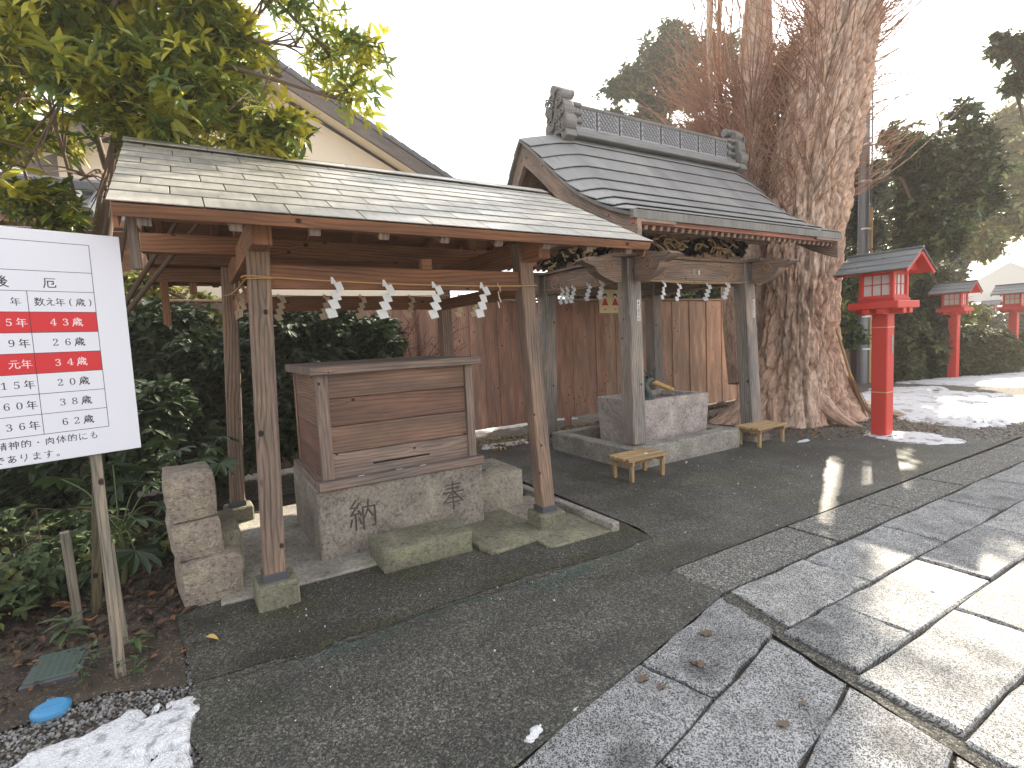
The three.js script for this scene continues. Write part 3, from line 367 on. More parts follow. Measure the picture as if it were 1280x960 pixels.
// ---------- purification pavilion ----------
const pav = thing('purification_pavilion', 'carved timber water pavilion with swept grey metal roof and tall ridge', 'pavilion', V(5.63, 0, -5.6));
{ const r = RNG(601);
  const PX = [[4.50, 4.53], [6.78, 6.69]], PZ = [[-4.68, -4.74], [-6.52, -6.44]];
  for (let i = 0; i < 2; i++) for (let j = 0; j < 2; j++) {
    const foot = i === 0 && j === 0 ? .262 : .09;
    const m = beam('post', M.pavGrey, pav, V(PX[i][0], foot, PZ[j][0]), V(PX[i][1], 2.52, PZ[j][1]), .205, .205, V(0, 0, 1), .014);
    if (!(i === 0 && j === 0)) box('post_base', M.stone, pav, PX[i][0] - .17, PX[i][0] + .17, -.03, .088, PZ[j][0] - .17, PZ[j][0] + .17, .015);
    if (j === 0) { const c = document.createElement('canvas'); c.width = 32; c.height = 160; const g = c.getContext('2d'); g.fillStyle = '#d8d4cc'; g.fillRect(0, 0, 32, 160); g.strokeStyle = '#2a2724'; g.lineWidth = 3; const rs = RNG(611 + i); for (let k = 0; k < 5; k++) { const y = 8 + k * 30; for (let q = 0; q < 5; q++) { g.beginPath(); const a = rs() > .5; g.moveTo(a ? 7 : 8 + rs() * 16, y + q * 5); g.lineTo(a ? 25 : 8 + rs() * 16, y + q * 5 + (a ? 0 : 12)); g.stroke(); } } const t = new THREE.CanvasTexture(c); t.colorSpace = THREE.SRGBColorSpace;
      const fx = i ? 6.725 : 4.528, fz = -4.6155 + (i ? .002 : .002); P('paper_sticker', new THREE.BoxGeometry(.05, .25, .002), mat([1, 1, 1], .8, { map: t }), m, V(fx + .03, 1.865, -4.617)); }
  }
  // carved tie beams: long boards with whorls, nosings beyond the posts
  const whorl = (R, n, rad) => { const pts = []; for (let k = 0; k <= 22; k++) { const a = k / 22 * Math.PI * n, q = R * (1 - .82 * k / 22); pts.push(V(Math.cos(a) * q, Math.sin(a) * q, 0)); } return tube(pts, rad, 40, 5); };
  const nosing = flip => { const s = new THREE.Shape(); s.moveTo(0, -.14); s.lineTo(0, .14); s.bezierCurveTo(.12, .15, .22, .15, .30, .11); s.bezierCurveTo(.40, .12, .50, .12, .55, .08); s.bezierCurveTo(.50, .05, .43, .05, .38, .02); s.bezierCurveTo(.36, -.06, .24, -.10, .16, -.12); s.bezierCurveTo(.1, -.15, .05, -.15, 0, -.14); const g = new THREE.ExtrudeGeometry(s, { depth: .13, bevelEnabled: true, bevelSize: .012, bevelThickness: .012, bevelSegments: 2, curveSegments: 8 }); g.translate(0, 0, -.065); return g; };
  const side = [['front', V(4.63, 2.35, -4.73), V(6.60, 2.35, -4.73), V(0, 0, 1)], ['left', V(4.52, 2.35, -6.34), V(4.52, 2.35, -4.84), V(-1, 0, 0)], ['back', V(6.60, 2.35, -6.45), V(4.63, 2.35, -6.45), V(0, 0, -1)], ['right', V(6.70, 2.35, -4.84), V(6.70, 2.35, -6.34), V(1, 0, 0)]];
  for (const [nm, a, b, out] of side) {
    const len = a.distanceTo(b), c = a.clone().add(b).multiplyScalar(.5), dir = b.clone().sub(a).normalize(), q = new THREE.Quaternion().setFromRotationMatrix(new THREE.Matrix4().makeBasis(dir, V(0, 1, 0), out));
    // beam with a slightly arched belly
    const s = new THREE.Shape(); s.moveTo(-len / 2, -.14); s.bezierCurveTo(-len / 2 + .2, -.145, -len / 2 + .25, -.115, -len / 2 + .42, -.112); s.lineTo(len / 2 - .42, -.112); s.bezierCurveTo(len / 2 - .25, -.115, len / 2 - .2, -.145, len / 2, -.14); s.lineTo(len / 2, .13); s.lineTo(-len / 2, .13);
    const g = new THREE.ExtrudeGeometry(s, { depth: .12, bevelEnabled: true, bevelSize: .008, bevelThickness: .01, bevelSegments: 1, curveSegments: 6 }); g.translate(0, 0, -.06);
    const bm = P('tie_beam', g, M.pav, pav, c, q);
    for (const e of [-1, 1]) { const w = merge([at(whorl(.10, 4, .012), e * (len / 2 - .20), .0, .068, 0, 0, e > 0 ? Math.PI : 0), at(whorl(.055, 3.4, .010), e * (len / 2 - .38), -.045, .068, 0, 0, e > 0 ? Math.PI : 0), at(tube([V(0, 0, 0), V(-.12 * e, .03, 0), V(-.30 * e, .01, 0)], .010, 12, 5), e * (len / 2 - .38), .02, .066)]); w.applyQuaternion(q); w.translate(c.x, c.y, c.z); P('carved_whorl', w, M.carve, bm); }
    P('belly_moulding', (() => { const w = at(cbox(len - .5, .022, .03, .006), 0, -.128, .05); w.applyQuaternion(q); w.translate(c.x, c.y, c.z); return w; })(), M.carveLight, bm);
    if (nm === 'front') { box('paper_sticker', M.white, bm, 5.66, 5.685, 2.31, 2.37, -4.652, -4.650, .0005); box('paper_sticker', mat([.30, .34, .26], .8), bm, 5.55, 5.60, 2.30, 2.38, -4.653, -4.651, .0005); }
    for (const e of [-1, 1]) { const p = e < 0 ? a : b, q2 = new THREE.Quaternion().setFromRotationMatrix(new THREE.Matrix4().makeBasis(dir.clone().multiplyScalar(e), V(0, 1, 0), out.clone().multiplyScalar(e))); const n = P('beam_nosing', nosing(), M.pav, pav, p.clone().addScaledVector(dir, e * .295), q2); P('carved_whorl', (() => { const w = merge([at(whorl(.075, 4, .010), .2, .02, .08), at(whorl(.075, 4, .010), .2, .02, -.08)]); w.applyQuaternion(q2); w.translate(...p.clone().addScaledVector(dir, e * .295).toArray()); return w; })(), M.carve, n); }
    // wall plate and bracket blocks above
    beam('wall_plate', M.pav, pav, a.clone().addScaledVector(dir, -.45).setY(2.505 + (nm === 'left' || nm === 'right' ? .0 : 0)), b.clone().addScaledVector(dir, .45).setY(2.505), .035, .26);
    for (let k = 0; k < 4; k++) { const t = (k + .5) / 4 * len; const bb = P('bracket_block', cbox(.13, .10, .13, .015), M.pavDark, pav, a.clone().addScaledVector(dir, t).setY(2.575)); P('bracket_arm', cbox(nm === 'front' || nm === 'back' ? .36 : .07, .07, nm === 'front' || nm === 'back' ? .07 : .36, .015), M.pav, bb, a.clone().addScaledVector(dir, t).setY(2.655)); }
    // frieze of carved waves and leaves
    const parts = [], hi = []; const rs = RNG(640 + len * 10 | 0);
    for (let k = 0; k < 46; k++) { const u = -len / 2 + (k + .5) / 46 * len, y = .27 + rs() * .10, s0 = rs() > .5 ? 1 : -1; const R = rr(.045, .085, rs); parts.push(at(whorl(R, rr(2.4, 4.2, rs), .014 + .006 * rs()), u, y, .05 + .03 * rs(), rr(-.5, .5, rs), rr(-.5, .5, rs), rs() * 6, [s0, 1, 1])); hi.push(at(tube([V(-.09, -.02, 0), V(-.03, .035, .02), V(.04, .0, .035), V(.10, .03, .0)], .014, 12, 5), u, .21 + rs() * .16, .075 + .03 * rs(), 0, 0, rr(-.7, .7, rs), [s0, 1, 1])); }
    for (const [arr, m, n2] of [[parts, M.carve, 'carved_frieze'], [hi, M.carveLight, 'carved_leaves']]) { const w = merge(arr); w.applyQuaternion(q); w.translate(c.x, c.y, c.z); P(n2, w, m, pav); }
    beam('frieze_board', M.carve, pav, a.clone().setY(2.665), b.clone().setY(2.665), .27, .05);
    beam('upper_purlin', M.pav, pav, a.clone().addScaledVector(dir, nm === 'front' || nm === 'back' ? -.62 : .06).setY(2.835), b.clone().addScaledVector(dir, nm === 'front' || nm === 'back' ? .62 : -.06).setY(2.835), .09, .14);
  }
  // roof profile: t 0 at eave .. 1 at ridge; z offset from ridge line and height
  const RZ = -5.58, prof = [[1.65, 2.815], [1.46, 2.90], [1.22, 3.03], [.95, 3.21], [.68, 3.45], [.43, 3.72], [.20, 3.97], [.0, 4.16]];
  const pc = new THREE.CatmullRomCurve3(prof.map(([d, y]) => V(d, y, 0)), false, 'centripetal'), pf = t => { const p = pc.getPointAt(clamp(t)); return [p.x, p.y]; };
  const bendX = (t, s) => s < 0 ? lerp(3.90, 4.32, Math.pow(t, .8)) : lerp(7.62, 7.45, Math.pow(t, .8)), edgeX = (t, s) => s < 0 ? lerp(3.84, 3.60, t) : lerp(7.70, 8.0, t), drop = t => .02 + .13 * t;
  const rows = 8, TH = .032;
  function patch(fn, nu, nv) { const pos = [], uv = [], idx = []; for (let j = 0; j <= nv; j++) for (let i = 0; i <= nu; i++) { const p = fn(i / nu, j / nv); pos.push(p.x, p.y, p.z); uv.push(p.x, p.y * 1.3 + p.z); } const N = (nu + 1) * (nv + 1); for (let j = 0; j <= nv; j++) for (let i = 0; i <= nu; i++) { const p = fn(i / nu, j / nv); pos.push(p.x, p.y - TH * .25, p.z); uv.push(p.x, p.y); } for (let j = 0; j < nv; j++) for (let i = 0; i < nu; i++) { const a = j * (nu + 1) + i, b = a + nu + 1; idx.push(a, a + 1, b, a + 1, b + 1, b); idx.push(a + N, b + N, a + 1 + N, a + 1 + N, b + N, b + 1 + N); } const ed = (a, b) => idx.push(a, a + N, b, b, a + N, b + N); for (let i = 0; i < nu; i++) { ed(i, i + 1); ed(nv * (nu + 1) + i + 1, nv * (nu + 1) + i); } for (let j = 0; j < nv; j++) { ed((j + 1) * (nu + 1), j * (nu + 1)); ed(j * (nu + 1) + nu, (j + 1) * (nu + 1) + nu); } const g = new THREE.BufferGeometry(); g.setAttribute('position', new THREE.Float32BufferAttribute(pos, 3)); g.setAttribute('uv', new THREE.Float32BufferAttribute(uv, 2)); g.setIndex(idx); const q = g.toNonIndexed(); q.computeVertexNormals(); return q; }
  for (const sz of [1, -1]) for (let k = 0; k < rows; k++) {
    const t0 = k / rows, t1 = Math.min(1, (k + 1) / rows + .012), P3 = (x, t, lift) => { const [d, y] = pf(t); return V(x, y + lift, RZ + sz * d); }, lift = v => TH * (1 - v) + .004 * v;
    const cut = k % 2 ? [0, .34, .71, 1] : [0, .18, .52, .86, 1];
    for (let i = 0; i < cut.length - 1; i++) P('roof_sheet', patch((u, v) => { const t = lerp(t0, t1, v), xa = bendX(t, -1), xb = bendX(t, 1), q = lerp(cut[i] + (i ? .0006 : 0), cut[i + 1] - (i < cut.length - 2 ? .0006 : 0), u); return P3(lerp(xa, xb, q), t, lift(v)); }, 1, 3), M.copper[(k + i * 2) % 3], pav);
    for (const s of [-1, 1]) { const two = k % 2; for (let h = 0; h < 1 + two; h++) P('verge_sheet', patch((u, v) => { const t = lerp(t0, t1, v), q = two ? (h ? lerp(.35, 1, u) : lerp(0, .345, u)) : u, x = lerp(edgeX(t, s), bendX(t, s), s < 0 ? q : 1 - q), f = s < 0 ? q : 1 - q; const e = s < 0 ? q : 1 - q; const x2 = lerp(edgeX(t, s), bendX(t, s), e); return P3(x2, t, lift(v) - drop(t) * Math.pow(1 - e, 1.3)); }, 2, 3), M.copper[(k + h + (s > 0)) % 3], pav); }
  }
  // thick eave and rake edges under the sheets
  const edgeStrip = (name, fn, m, h, w, n = 10) => { const pos = [], idx = [], uv = []; for (let i = 0; i <= n; i++) { const { p, o } = fn(i / n); for (const [a, b] of [[0, 0], [0, -h], [w, -h], [w, 0]]) { const q = p.clone().addScaledVector(o, a); pos.push(q.x, q.y + b, q.z); uv.push(i / n * 4, a + b); } } for (let i = 0; i < n; i++) for (let j = 0; j < 4; j++) { const a = i * 4 + j, b = i * 4 + (j + 1) % 4; idx.push(a, b, a + 4, b, b + 4, a + 4); } idx.push(0, 2, 1, 0, 3, 2); const e = n * 4; idx.push(e, e + 1, e + 2, e, e + 2, e + 3); const g = new THREE.BufferGeometry(); g.setAttribute('position', new THREE.Float32BufferAttribute(pos, 3)); g.setAttribute('uv', new THREE.Float32BufferAttribute(uv, 2)); g.setIndex(idx); const q = g.toNonIndexed(); q.computeVertexNormals(); return P(name, q, m, pav); };
  for (const sz of [1, -1]) {
    const [d0, y0] = pf(0);
    edgeStrip('eave_trim', t => ({ p: V(lerp(3.84, 7.68, t), y0 + .012, RZ + sz * (d0 + .004)), o: V(0, 0, -sz) }), M.copperTrim, .085, .05, 2);
    edgeStrip('eave_board', t => ({ p: V(lerp(3.87, 7.65, t), y0 - .074, RZ + sz * (d0 - .03)), o: V(0, 0, -sz) }), M.vermilion, .045, .05, 2);
    for (const s of [-1, 1]) {
      edgeStrip('rake_trim', t => { const [d, y] = pf(t); return { p: V(edgeX(t, s), y - drop(t) - .004, RZ + sz * d), o: V(-s, 0, 0) }; }, M.copperTrim, .035, .05);
      edgeStrip('bargeboard', t => { const [d, y] = pf(t); return { p: V(edgeX(t, s) - s * .05, y - drop(t) - .04, RZ + sz * d), o: V(-s, 0, 0) }; }, M.pav, .27, .06);
      edgeStrip('rake_soffit', t => { const [d, y] = pf(t * .97); return { p: V(edgeX(t, s) - s * .112, y - drop(t) - .055, RZ + sz * d), o: V(-s, 0, 0) }; }, M.pav, .03, .5);
    }
    // close-set rafters, each its own stick
    for (let i = 0; i < 34; i++) { const x = 3.98 + i * .1095; beam('rafter', i % 3 ? M.pavDark : M.pav, pav, V(x, y0 - .135, RZ + sz * (d0 - .07)), V(x, y0 + .10, RZ + sz * .84), .06, .048, V(0, 1, .2)); }
  }
  // under-roof boarding so that no sky shows through the eaves
  for (const sz of [1, -1]) P('roof_deck', patch((u, v) => { const [d, y] = pf(lerp(.03, .99, v)); return V(lerp(3.95, 7.6, u), y - .075, RZ + sz * d); }, 1, 8), M.pavDark, pav);
  // gable walls with strut and pendant
  for (const s of [-1, 1]) { const x = s < 0 ? 4.28 : 6.98; const sh = new THREE.Shape(); sh.moveTo(-1.3, 2.95); for (let k = 0; k <= 10; k++) { const [d, y] = pf(.12 + k / 10 * .88); sh.lineTo(-d, y - .12); } for (let k = 10; k >= 0; k--) { const [d, y] = pf(.12 + k / 10 * .88); sh.lineTo(d, y - .12); } sh.lineTo(1.3, 2.95); const g = new THREE.ExtrudeGeometry(sh, { depth: .04, bevelEnabled: false }); g.rotateY(Math.PI / 2); P('gable_wall', g, M.pavDark, pav, V(x, 0, RZ));
    box('gable_tie', M.pav, pav, x - .10, x + .1, 3.03, 3.20, RZ - .68, RZ + .68, .012); box('gable_strut', M.pav, pav, x - .08, x + .08, 3.20, 3.95, RZ - .09, RZ + .09, .012); }
  // ridge: stepped base, wave-pattern panels between stiles, capped
  const ra = 4.32, rb = 7.55;
  box('ridge_course', M.copper[1], pav, ra, rb, 4.10, 4.165, RZ - .20, RZ + .20, .01); box('ridge_course', M.copper[0], pav, ra + .03, rb - .03, 4.165, 4.225, RZ - .155, RZ + .155, .014); box('ridge_core', M.copper[2], pav, ra + .05, rb - .05, 4.225, 4.53, RZ - .085, RZ + .085, .004);
  const arcs = (w, h) => { const a = []; const s = .062; for (let j = 0; j * s * .55 < h - .02; j++) for (let i = -1; i * s < w; i++) { const cx = i * s + (j % 2 ? s / 2 : 0), cy = j * s * .55 + .01; for (const R of [s * .5, s * .3]) { const t = new THREE.TorusGeometry(R, .0045, 4, 6, Math.PI); if (cx - R < -.0 || cx + R > w) continue; a.push(at(t, cx - w / 2, cy - h / 2, 0)); } } return merge(a); };
  const np = 8, pw = (rb - ra - .1) / np; for (let i = 0; i < np; i++) for (const s of [1, -1]) { const cx = ra + .05 + (i + .5) * pw; const pn = P('ridge_panel', cbox(pw - .02, .26, .008, .002), mat([.34, .35, .36], .55, { metalness: .3 }), pav, V(cx, 4.375, RZ + s * .088)); P('wave_pattern', arcs(pw - .03, .245), M.copper[1], pn, V(cx, 4.375, RZ + s * .0935)); box('ridge_stile', M.iron, pav, cx + pw / 2 - .009, cx + pw / 2 + .009, 4.23, 4.515, RZ + (s > 0 ? .086 : -.104), RZ + (s > 0 ? .104 : -.086), .003); }
  for (let i = 0; i < 6; i++) { const L = (rb - ra) / 6; P('ridge_cap', at(new THREE.CylinderGeometry(.10, .10, L - .008, 14, 1, false, -Math.PI / 2, Math.PI), 0, 0, 0, 0, 0, Math.PI / 2, [1, 1, 1]).rotateX(Math.PI / 2).scale(1, .62, 1.15), M.copper[i % 3], pav, V(ra + (i + .5) * L, 4.52, RZ)); }
  // demon-tile ends
  for (const s of [-1, 1]) {
    const x = s < 0 ? ra - .02 : rb + .02, sh = new THREE.Shape(); sh.moveTo(-.17, .62); sh.bezierCurveTo(-.26, .60, -.24, .50, -.16, .48); sh.bezierCurveTo(-.30, .40, -.34, .28, -.28, .20); sh.bezierCurveTo(-.40, .16, -.42, .0, -.30, -.04); sh.lineTo(-.36, -.16); sh.lineTo(-.22, -.20); sh.lineTo(-.14, -.06); sh.lineTo(.14, -.06); sh.lineTo(.22, -.20); sh.lineTo(.36, -.16); sh.lineTo(.30, -.04); sh.bezierCurveTo(.42, 0, .40, .16, .28, .20); sh.bezierCurveTo(.34, .28, .30, .40, .16, .48); sh.bezierCurveTo(.24, .50, .26, .60, .17, .62); sh.bezierCurveTo(.08, .68, -.08, .68, -.17, .62);
    const g = new THREE.ExtrudeGeometry(sh, { depth: .12, bevelEnabled: true, bevelSize: .02, bevelThickness: .02, bevelSegments: 2, curveSegments: 8 }); g.rotateY(s < 0 ? -Math.PI / 2 : Math.PI / 2);
    const o = P('ridge_end_ornament', g.scale(1, .74, .60), M.copperTrim, pav, V(x, 4.20, RZ));
    const rs = RNG(660), curls = []; for (let k = 0; k < 30; k++) { const side2 = k % 2 ? 1 : -1, R = rr(.03, .065, rs); curls.push(at(whorl(R, rr(2.5, 4, rs), .012), s * (.13 + .04 * rs()), .0 + .42 * (k >> 1) / 15, side2 * rr(.03, .15, rs), 0, Math.PI / 2, rs() * 6)); }
    const cw = merge(curls); cw.translate(x, 4.20, RZ); P('ornament_curls', cw, M.copperTrim, o);
    const rolls = [];  for (let k = 0; k < 4; k++) for (const sd of [-1, 1]) rolls.push(at(new THREE.CylinderGeometry(.034, .034, .22, 10), -s * .08, .02 + k * .10, sd * .09, 0, 0, Math.PI / 2)); rolls.push(at(new THREE.CylinderGeometry(.06, .06, .30, 12), s * .02, .475, 0, 0, 0, Math.PI / 2)); const rg = merge(rolls); rg.translate(x, 4.20, RZ); P('ridge_roll_ends', rg, M.copperTrim, o);
  }
}
// ---------- basin, kerb, spout, benches ----------
{ const t = thing('basin_kerb', 'low concrete kerb framing the drain round the water basin', 'kerb', V(5.25, 0, -5.3)); const y = .255;
  box('kerb_side', M.concrete, t, 4.28, 6.25, -.03, y, -4.71, -4.48, .018); box('kerb_side', M.concrete, t, 4.28, 6.25, -.03, y - .003, -6.12, -5.98, .018); box('kerb_side', M.concrete, t, 4.28, 4.44, -.03, y - .002, -5.978, -4.712, .018); box('kerb_side', M.concrete, t, 6.09, 6.25, -.03, y - .004, -5.978, -4.712, .018); P('drain_floor', cbox(1.64, .06, 1.26, .004), M.stoneMoss, t, V(5.265, .03, -5.345)); }
{ const t = thing('water_basin', 'pale granite water basin with tapered sides under the pavilion', 'basin', V(5.42, .06, -5.25));
  const x0 = 4.80, x1 = 6.06, z0 = -5.72, z1 = -4.84, h0 = .062, h1 = .735, tp = .03, w = .11, pos = [], uv = [];
  const q = (a, b, c, d) => { for (const p of [a, b, c, a, c, d]) { pos.push(...p); uv.push(p[0] + p[2] * .4, p[1] + p[2] * .6); } };
  const ring = (y, i) => [[x0 + i, y, z1 - i], [x1 - i, y, z1 - i], [x1 - i, y, z0 + i], [x0 + i, y, z0 + i]];
  const A = ring(h0, tp), B = ring(h1 - .01, 0), B2 = ring(h1, .01), Cc = ring(h1, w), D = ring(h1 - .34, w + .02); for (const [u, v] of [[A, B], [B, B2], [B2, Cc], [Cc, D]]) for (let k = 0; k < 4; k++) q(u[k], u[(k + 1) % 4], v[(k + 1) % 4], v[k]); q(D[0], D[1], D[2], D[3]); q(A[3], A[2], A[1], A[0]);
  const g = new THREE.BufferGeometry(); g.setAttribute('position', new THREE.Float32BufferAttribute(pos, 3)); g.setAttribute('uv', new THREE.Float32BufferAttribute(uv, 2)); g.computeVertexNormals(); P('stone_trough', g, M.basin, t);
  P('water', sheet([[x0 + w, z0 + w], [x1 - w, z0 + w], [x1 - w, z1 - w], [x0 + w, z1 - w]], h1 - .06), mat([.05, .06, .055], .06), t); }
{ // bronze dragon holding a bamboo spout
  const t = thing('dragon_spout', 'bronze dragon head spout with a bamboo pipe over the basin', 'spout', V(5.02, .735, -5.0)); const b = V(5.0, .735, -4.95);
  const neck = limb([b.clone(), b.clone().add(V(-.01, .09, .03)), b.clone().add(V(-.03, .17, .0)), b.clone().add(V(.03, .25, 0)), b.clone().add(V(.13, .25, 0))], [.07, .045, .05, .06, .035], 10, 4); P('neck', neck, M.bronze, t);
  P('base', new THREE.CylinderGeometry(.05, .09, .05, 14), M.bronze, t, b.clone().add(V(0, .025, 0)));
  for (const s of [-1, 1]) { P('horn', limb([b.clone().add(V(0, .28, .03 * s)), b.clone().add(V(-.07, .36, .05 * s)), b.clone().add(V(-.13, .42, .05 * s))], [.014, .009, .003], 6, 4), M.bronze, t); P('whisker', limb([b.clone().add(V(.10, .27, .04 * s)), b.clone().add(V(.05, .35, .07 * s)), b.clone().add(V(-.02, .40, .08 * s))], [.008, .006, .002], 5, 4), M.bronze, t); }
  for (let k = 0; k < 5; k++) P('mane_spike', new THREE.ConeGeometry(.018, .09, 6), M.bronze, t, b.clone().add(V(-.06 + k * .005, .10 + k * .05, 0)), [0, 0, .9 - k * .1]);
  const d0 = b.clone().add(V(.07, .235, .0)), d1 = b.clone().add(V(.52, .075, -.05)); const bb = limb([d0, d0.clone().lerp(d1, .5), d1], [.036, .034, .034], 12, 4); const bam = P('bamboo_pipe', bb, M.bamboo, t); for (const k of [.3, .82]) P('bamboo_node', new THREE.TorusGeometry(.035, .005, 6, 16), M.bamboo, bam, d0.clone().lerp(d1, k), new THREE.Quaternion().setFromUnitVectors(V(0, 0, 1), d1.clone().sub(d0).normalize())); }
function bench(x0, x1, z0, z1, h, label, turn) { // slatted top on four legs
  const cx = (x0 + x1) / 2, cz = (z0 + z1) / 2, w = x1 - x0, d = z1 - z0, t = thing('slatted_bench', label, 'bench', V(cx, 0, cz), 'slatted benches before the water basin'), r = RNG(700 + x0 * 10 | 0), W = () => M.bench[Math.floor(r() * 3)];
  const n = 5; for (let i = 0; i < n; i++) { const z = z0 + (i + .5) / n * d; P('slat', cbox(w, .035, d / n - .024, .004), W(), t, V(cx, h - .0175, z)); }
  for (const sx of [-1, 1]) { const x = cx + sx * (w / 2 - .07); P('crosspiece', cbox(.035, .05, d - .02, .004), W(), t, V(x, h - .06, cz)); for (const sz of [-1, 1]) P('leg', cbox(.042, h - .085, .042, .004), W(), t, V(x, (h - .085) / 2, cz + sz * (d / 2 - .045))); }
  P('rail', cbox(w - .18, .035, .025, .003), W(), t, V(cx, h - .10, cz)); t.rotation.y = turn; return t; }
bench(3.86, 4.46, -4.46, -4.10, .26, 'low slatted wooden bench at the post with a white scrap on top', 0);
bench(6.30, 6.96, -4.62, -4.24, .27, 'low slatted wooden bench between the kerb corner and the old tree', 0);
tag(P('paper_scrap', cbox(.05, .004, .03, .001), M.white, null, V(4.22, .262, -4.22), [0, .4, 0]), 'white scrap lying on the slatted bench', 'scrap');
// ---------- ropes and paper streamers ----------
function rope(label, pts, r = .005) { return tag(P('straw_rope', tube(pts, r, pts.length * 8, 6), M.rope), label, 'rope'); }
const sag = (a, b, d, n = 6) => { const o = []; for (let i = 0; i <= n; i++) { const t = i / n, p = a.clone().lerp(b, t); p.y -= d * 4 * t * (1 - t); o.push(p); } return o; };
function wrap(c, half, y) { return [[-1, 1], [1, 1], [1, -1], [-1, -1], [-1, 1]].map(([a, b], i) => V(c.x + a * half, y + i * .004, c.z + b * half)); }
rope('straw rope strung across the front of the offering shed', [...wrap(V(.383, 0, -3.647), .073, 2.035), ...sag(V(.46, 2.043, -3.572), V(2.26, 2.012, -3.572), .016), ...wrap(V(2.34, 0, -3.648), .073, 2.012)]);
rope('straw rope strung across the back posts of the offering shed', sag(V(.33, 2.11, -5.375), V(2.90, 2.12, -5.375), .02), .0045);
rope('straw rope along the side of the offering shed, knotted at the corner post', sag(V(.31, 2.04, -3.60), V(.28, 2.10, -5.375), .03), .0045);
rope('straw rope across the front of the water pavilion', sag(V(4.42, 2.24, -4.605), V(6.82, 2.245, -4.605), .05));
rope('straw rope along the shed side of the water pavilion', sag(V(4.41, 2.24, -4.61), V(4.41, 2.29, -6.58), .02));
rope('straw rope from the shed corner post to the pavilion', sag(V(2.42, 2.015, -3.65), V(4.42, 2.22, -6.55), .02), .0045);
const ORD = ['first', 'second', 'third', 'fourth', 'fifth', 'sixth'];
// zigzag paper streamer hanging from its top at the origin, facing +z
function shideGeo(h, w, seed) { const r = RNG(seed), a = []; const n = 4; let x = 0, y = -.16 * h; a.push([[-.06 * w, 0], [.06 * w, 0], [.30 * w, y], [-.05 * w, y]]); for (let k = 0; k < n; k++) { const hh = .235 * h, x0 = w * (.02 - .17 * k) + (k ? 0 : .04 * w), bw = w * (.40 + .05 * k), yy = y + .03 * h - k * hh * .86; a.push([[x0, yy - .02 * h], [x0 + bw, yy + .03 * h], [x0 + bw + .22 * w, yy - hh * .82], [x0 + .24 * w, yy - hh]]); }
  const pos = [], idx = []; a.forEach((q, k) => { const z = (k % 2 ? .006 : -.004), tl = (r() - .5) * .02; for (const dz of [0, .0012]) q.forEach(([px, py], i) => pos.push(px, py, z + dz + (i > 1 ? tl : -tl))); const o = k * 8; idx.push(o, o + 2, o + 1, o, o + 3, o + 2, o + 4, o + 5, o + 6, o + 4, o + 6, o + 7); for (let i = 0; i < 4; i++) { const j = (i + 1) % 4; idx.push(o + i, o + j, o + i + 4, o + j, o + j + 4, o + i + 4); } });
  const g = new THREE.BufferGeometry(); g.setAttribute('position', new THREE.Float32BufferAttribute(pos, 3)); g.setIndex(idx); const q = g.toNonIndexed(); q.computeVertexNormals(); q.setAttribute('uv', new THREE.Float32BufferAttribute(new Float32Array(q.attributes.position.count * 2), 2)); return q; }
function shide(x, y, z, h, ry, label, old, group, seed) { const m = P('paper_streamer', shideGeo(h, h * .42, seed), old ? M.paperOld : M.paper, null, V(x, y + .022, z), [0, ry, (hash(seed, 2, 3) - .5) * .1]); return tag(m, label, 'paper streamer', group); }
[[.81, 2.030], [1.15, 2.018], [1.51, 2.012], [1.90, 2.012]].forEach(([x, y], i) => shide(x, y, -3.562, .275, rr(-.15, .15), ORD[i] + ' bright white streamer on the shed front rope, counted from the stacked stones', 0, 'white streamers on the shed front rope', 810 + i));
[.72, 1.13, 1.48, 2.0, 2.57, 2.77].forEach((x, i) => shide(x, 2.095, -5.365, .26, rr(-.3, .3), ORD[i] + ' yellowed streamer on the shed back rope, counted from the dark hedge side', 1, 'yellowed streamers on the shed back rope', 820 + i));
shide(.296, 2.065, -4.3, .27, 1.2, 'yellowed paper streamer with a hole on the side rope behind the corner post', 1, null, 830); shide(.30, 2.04, -3.95, .25, 1.0, 'narrow crumpled paper streamer on the side rope beside the corner post', 1, null, 831); shide(2.05, 2.01, -3.56, .20, .9, 'grey twisted paper streamer near the shed corner post', 1, null, 832);
[4.95, 5.21, 5.75, 6.13].forEach((x, i) => shide(x, 2.20 - .02 * (i % 3 ? 1 : 0), -4.598, .24, rr(-.9, .9), ORD[i] + ' crumpled streamer on the pavilion front rope, counted away from the shed', 0, 'streamers on the pavilion front rope', 840 + i));
[-5.93, -5.81, -5.68, -5.37, -5.12].forEach((z, i) => shide(4.40, 2.255, z, .25, -1.2 + rr(-.3, .3), ORD[i] + ' white streamer on the pavilion side rope, counted from the fence', 0, 'streamers on the pavilion side rope', 850 + i));
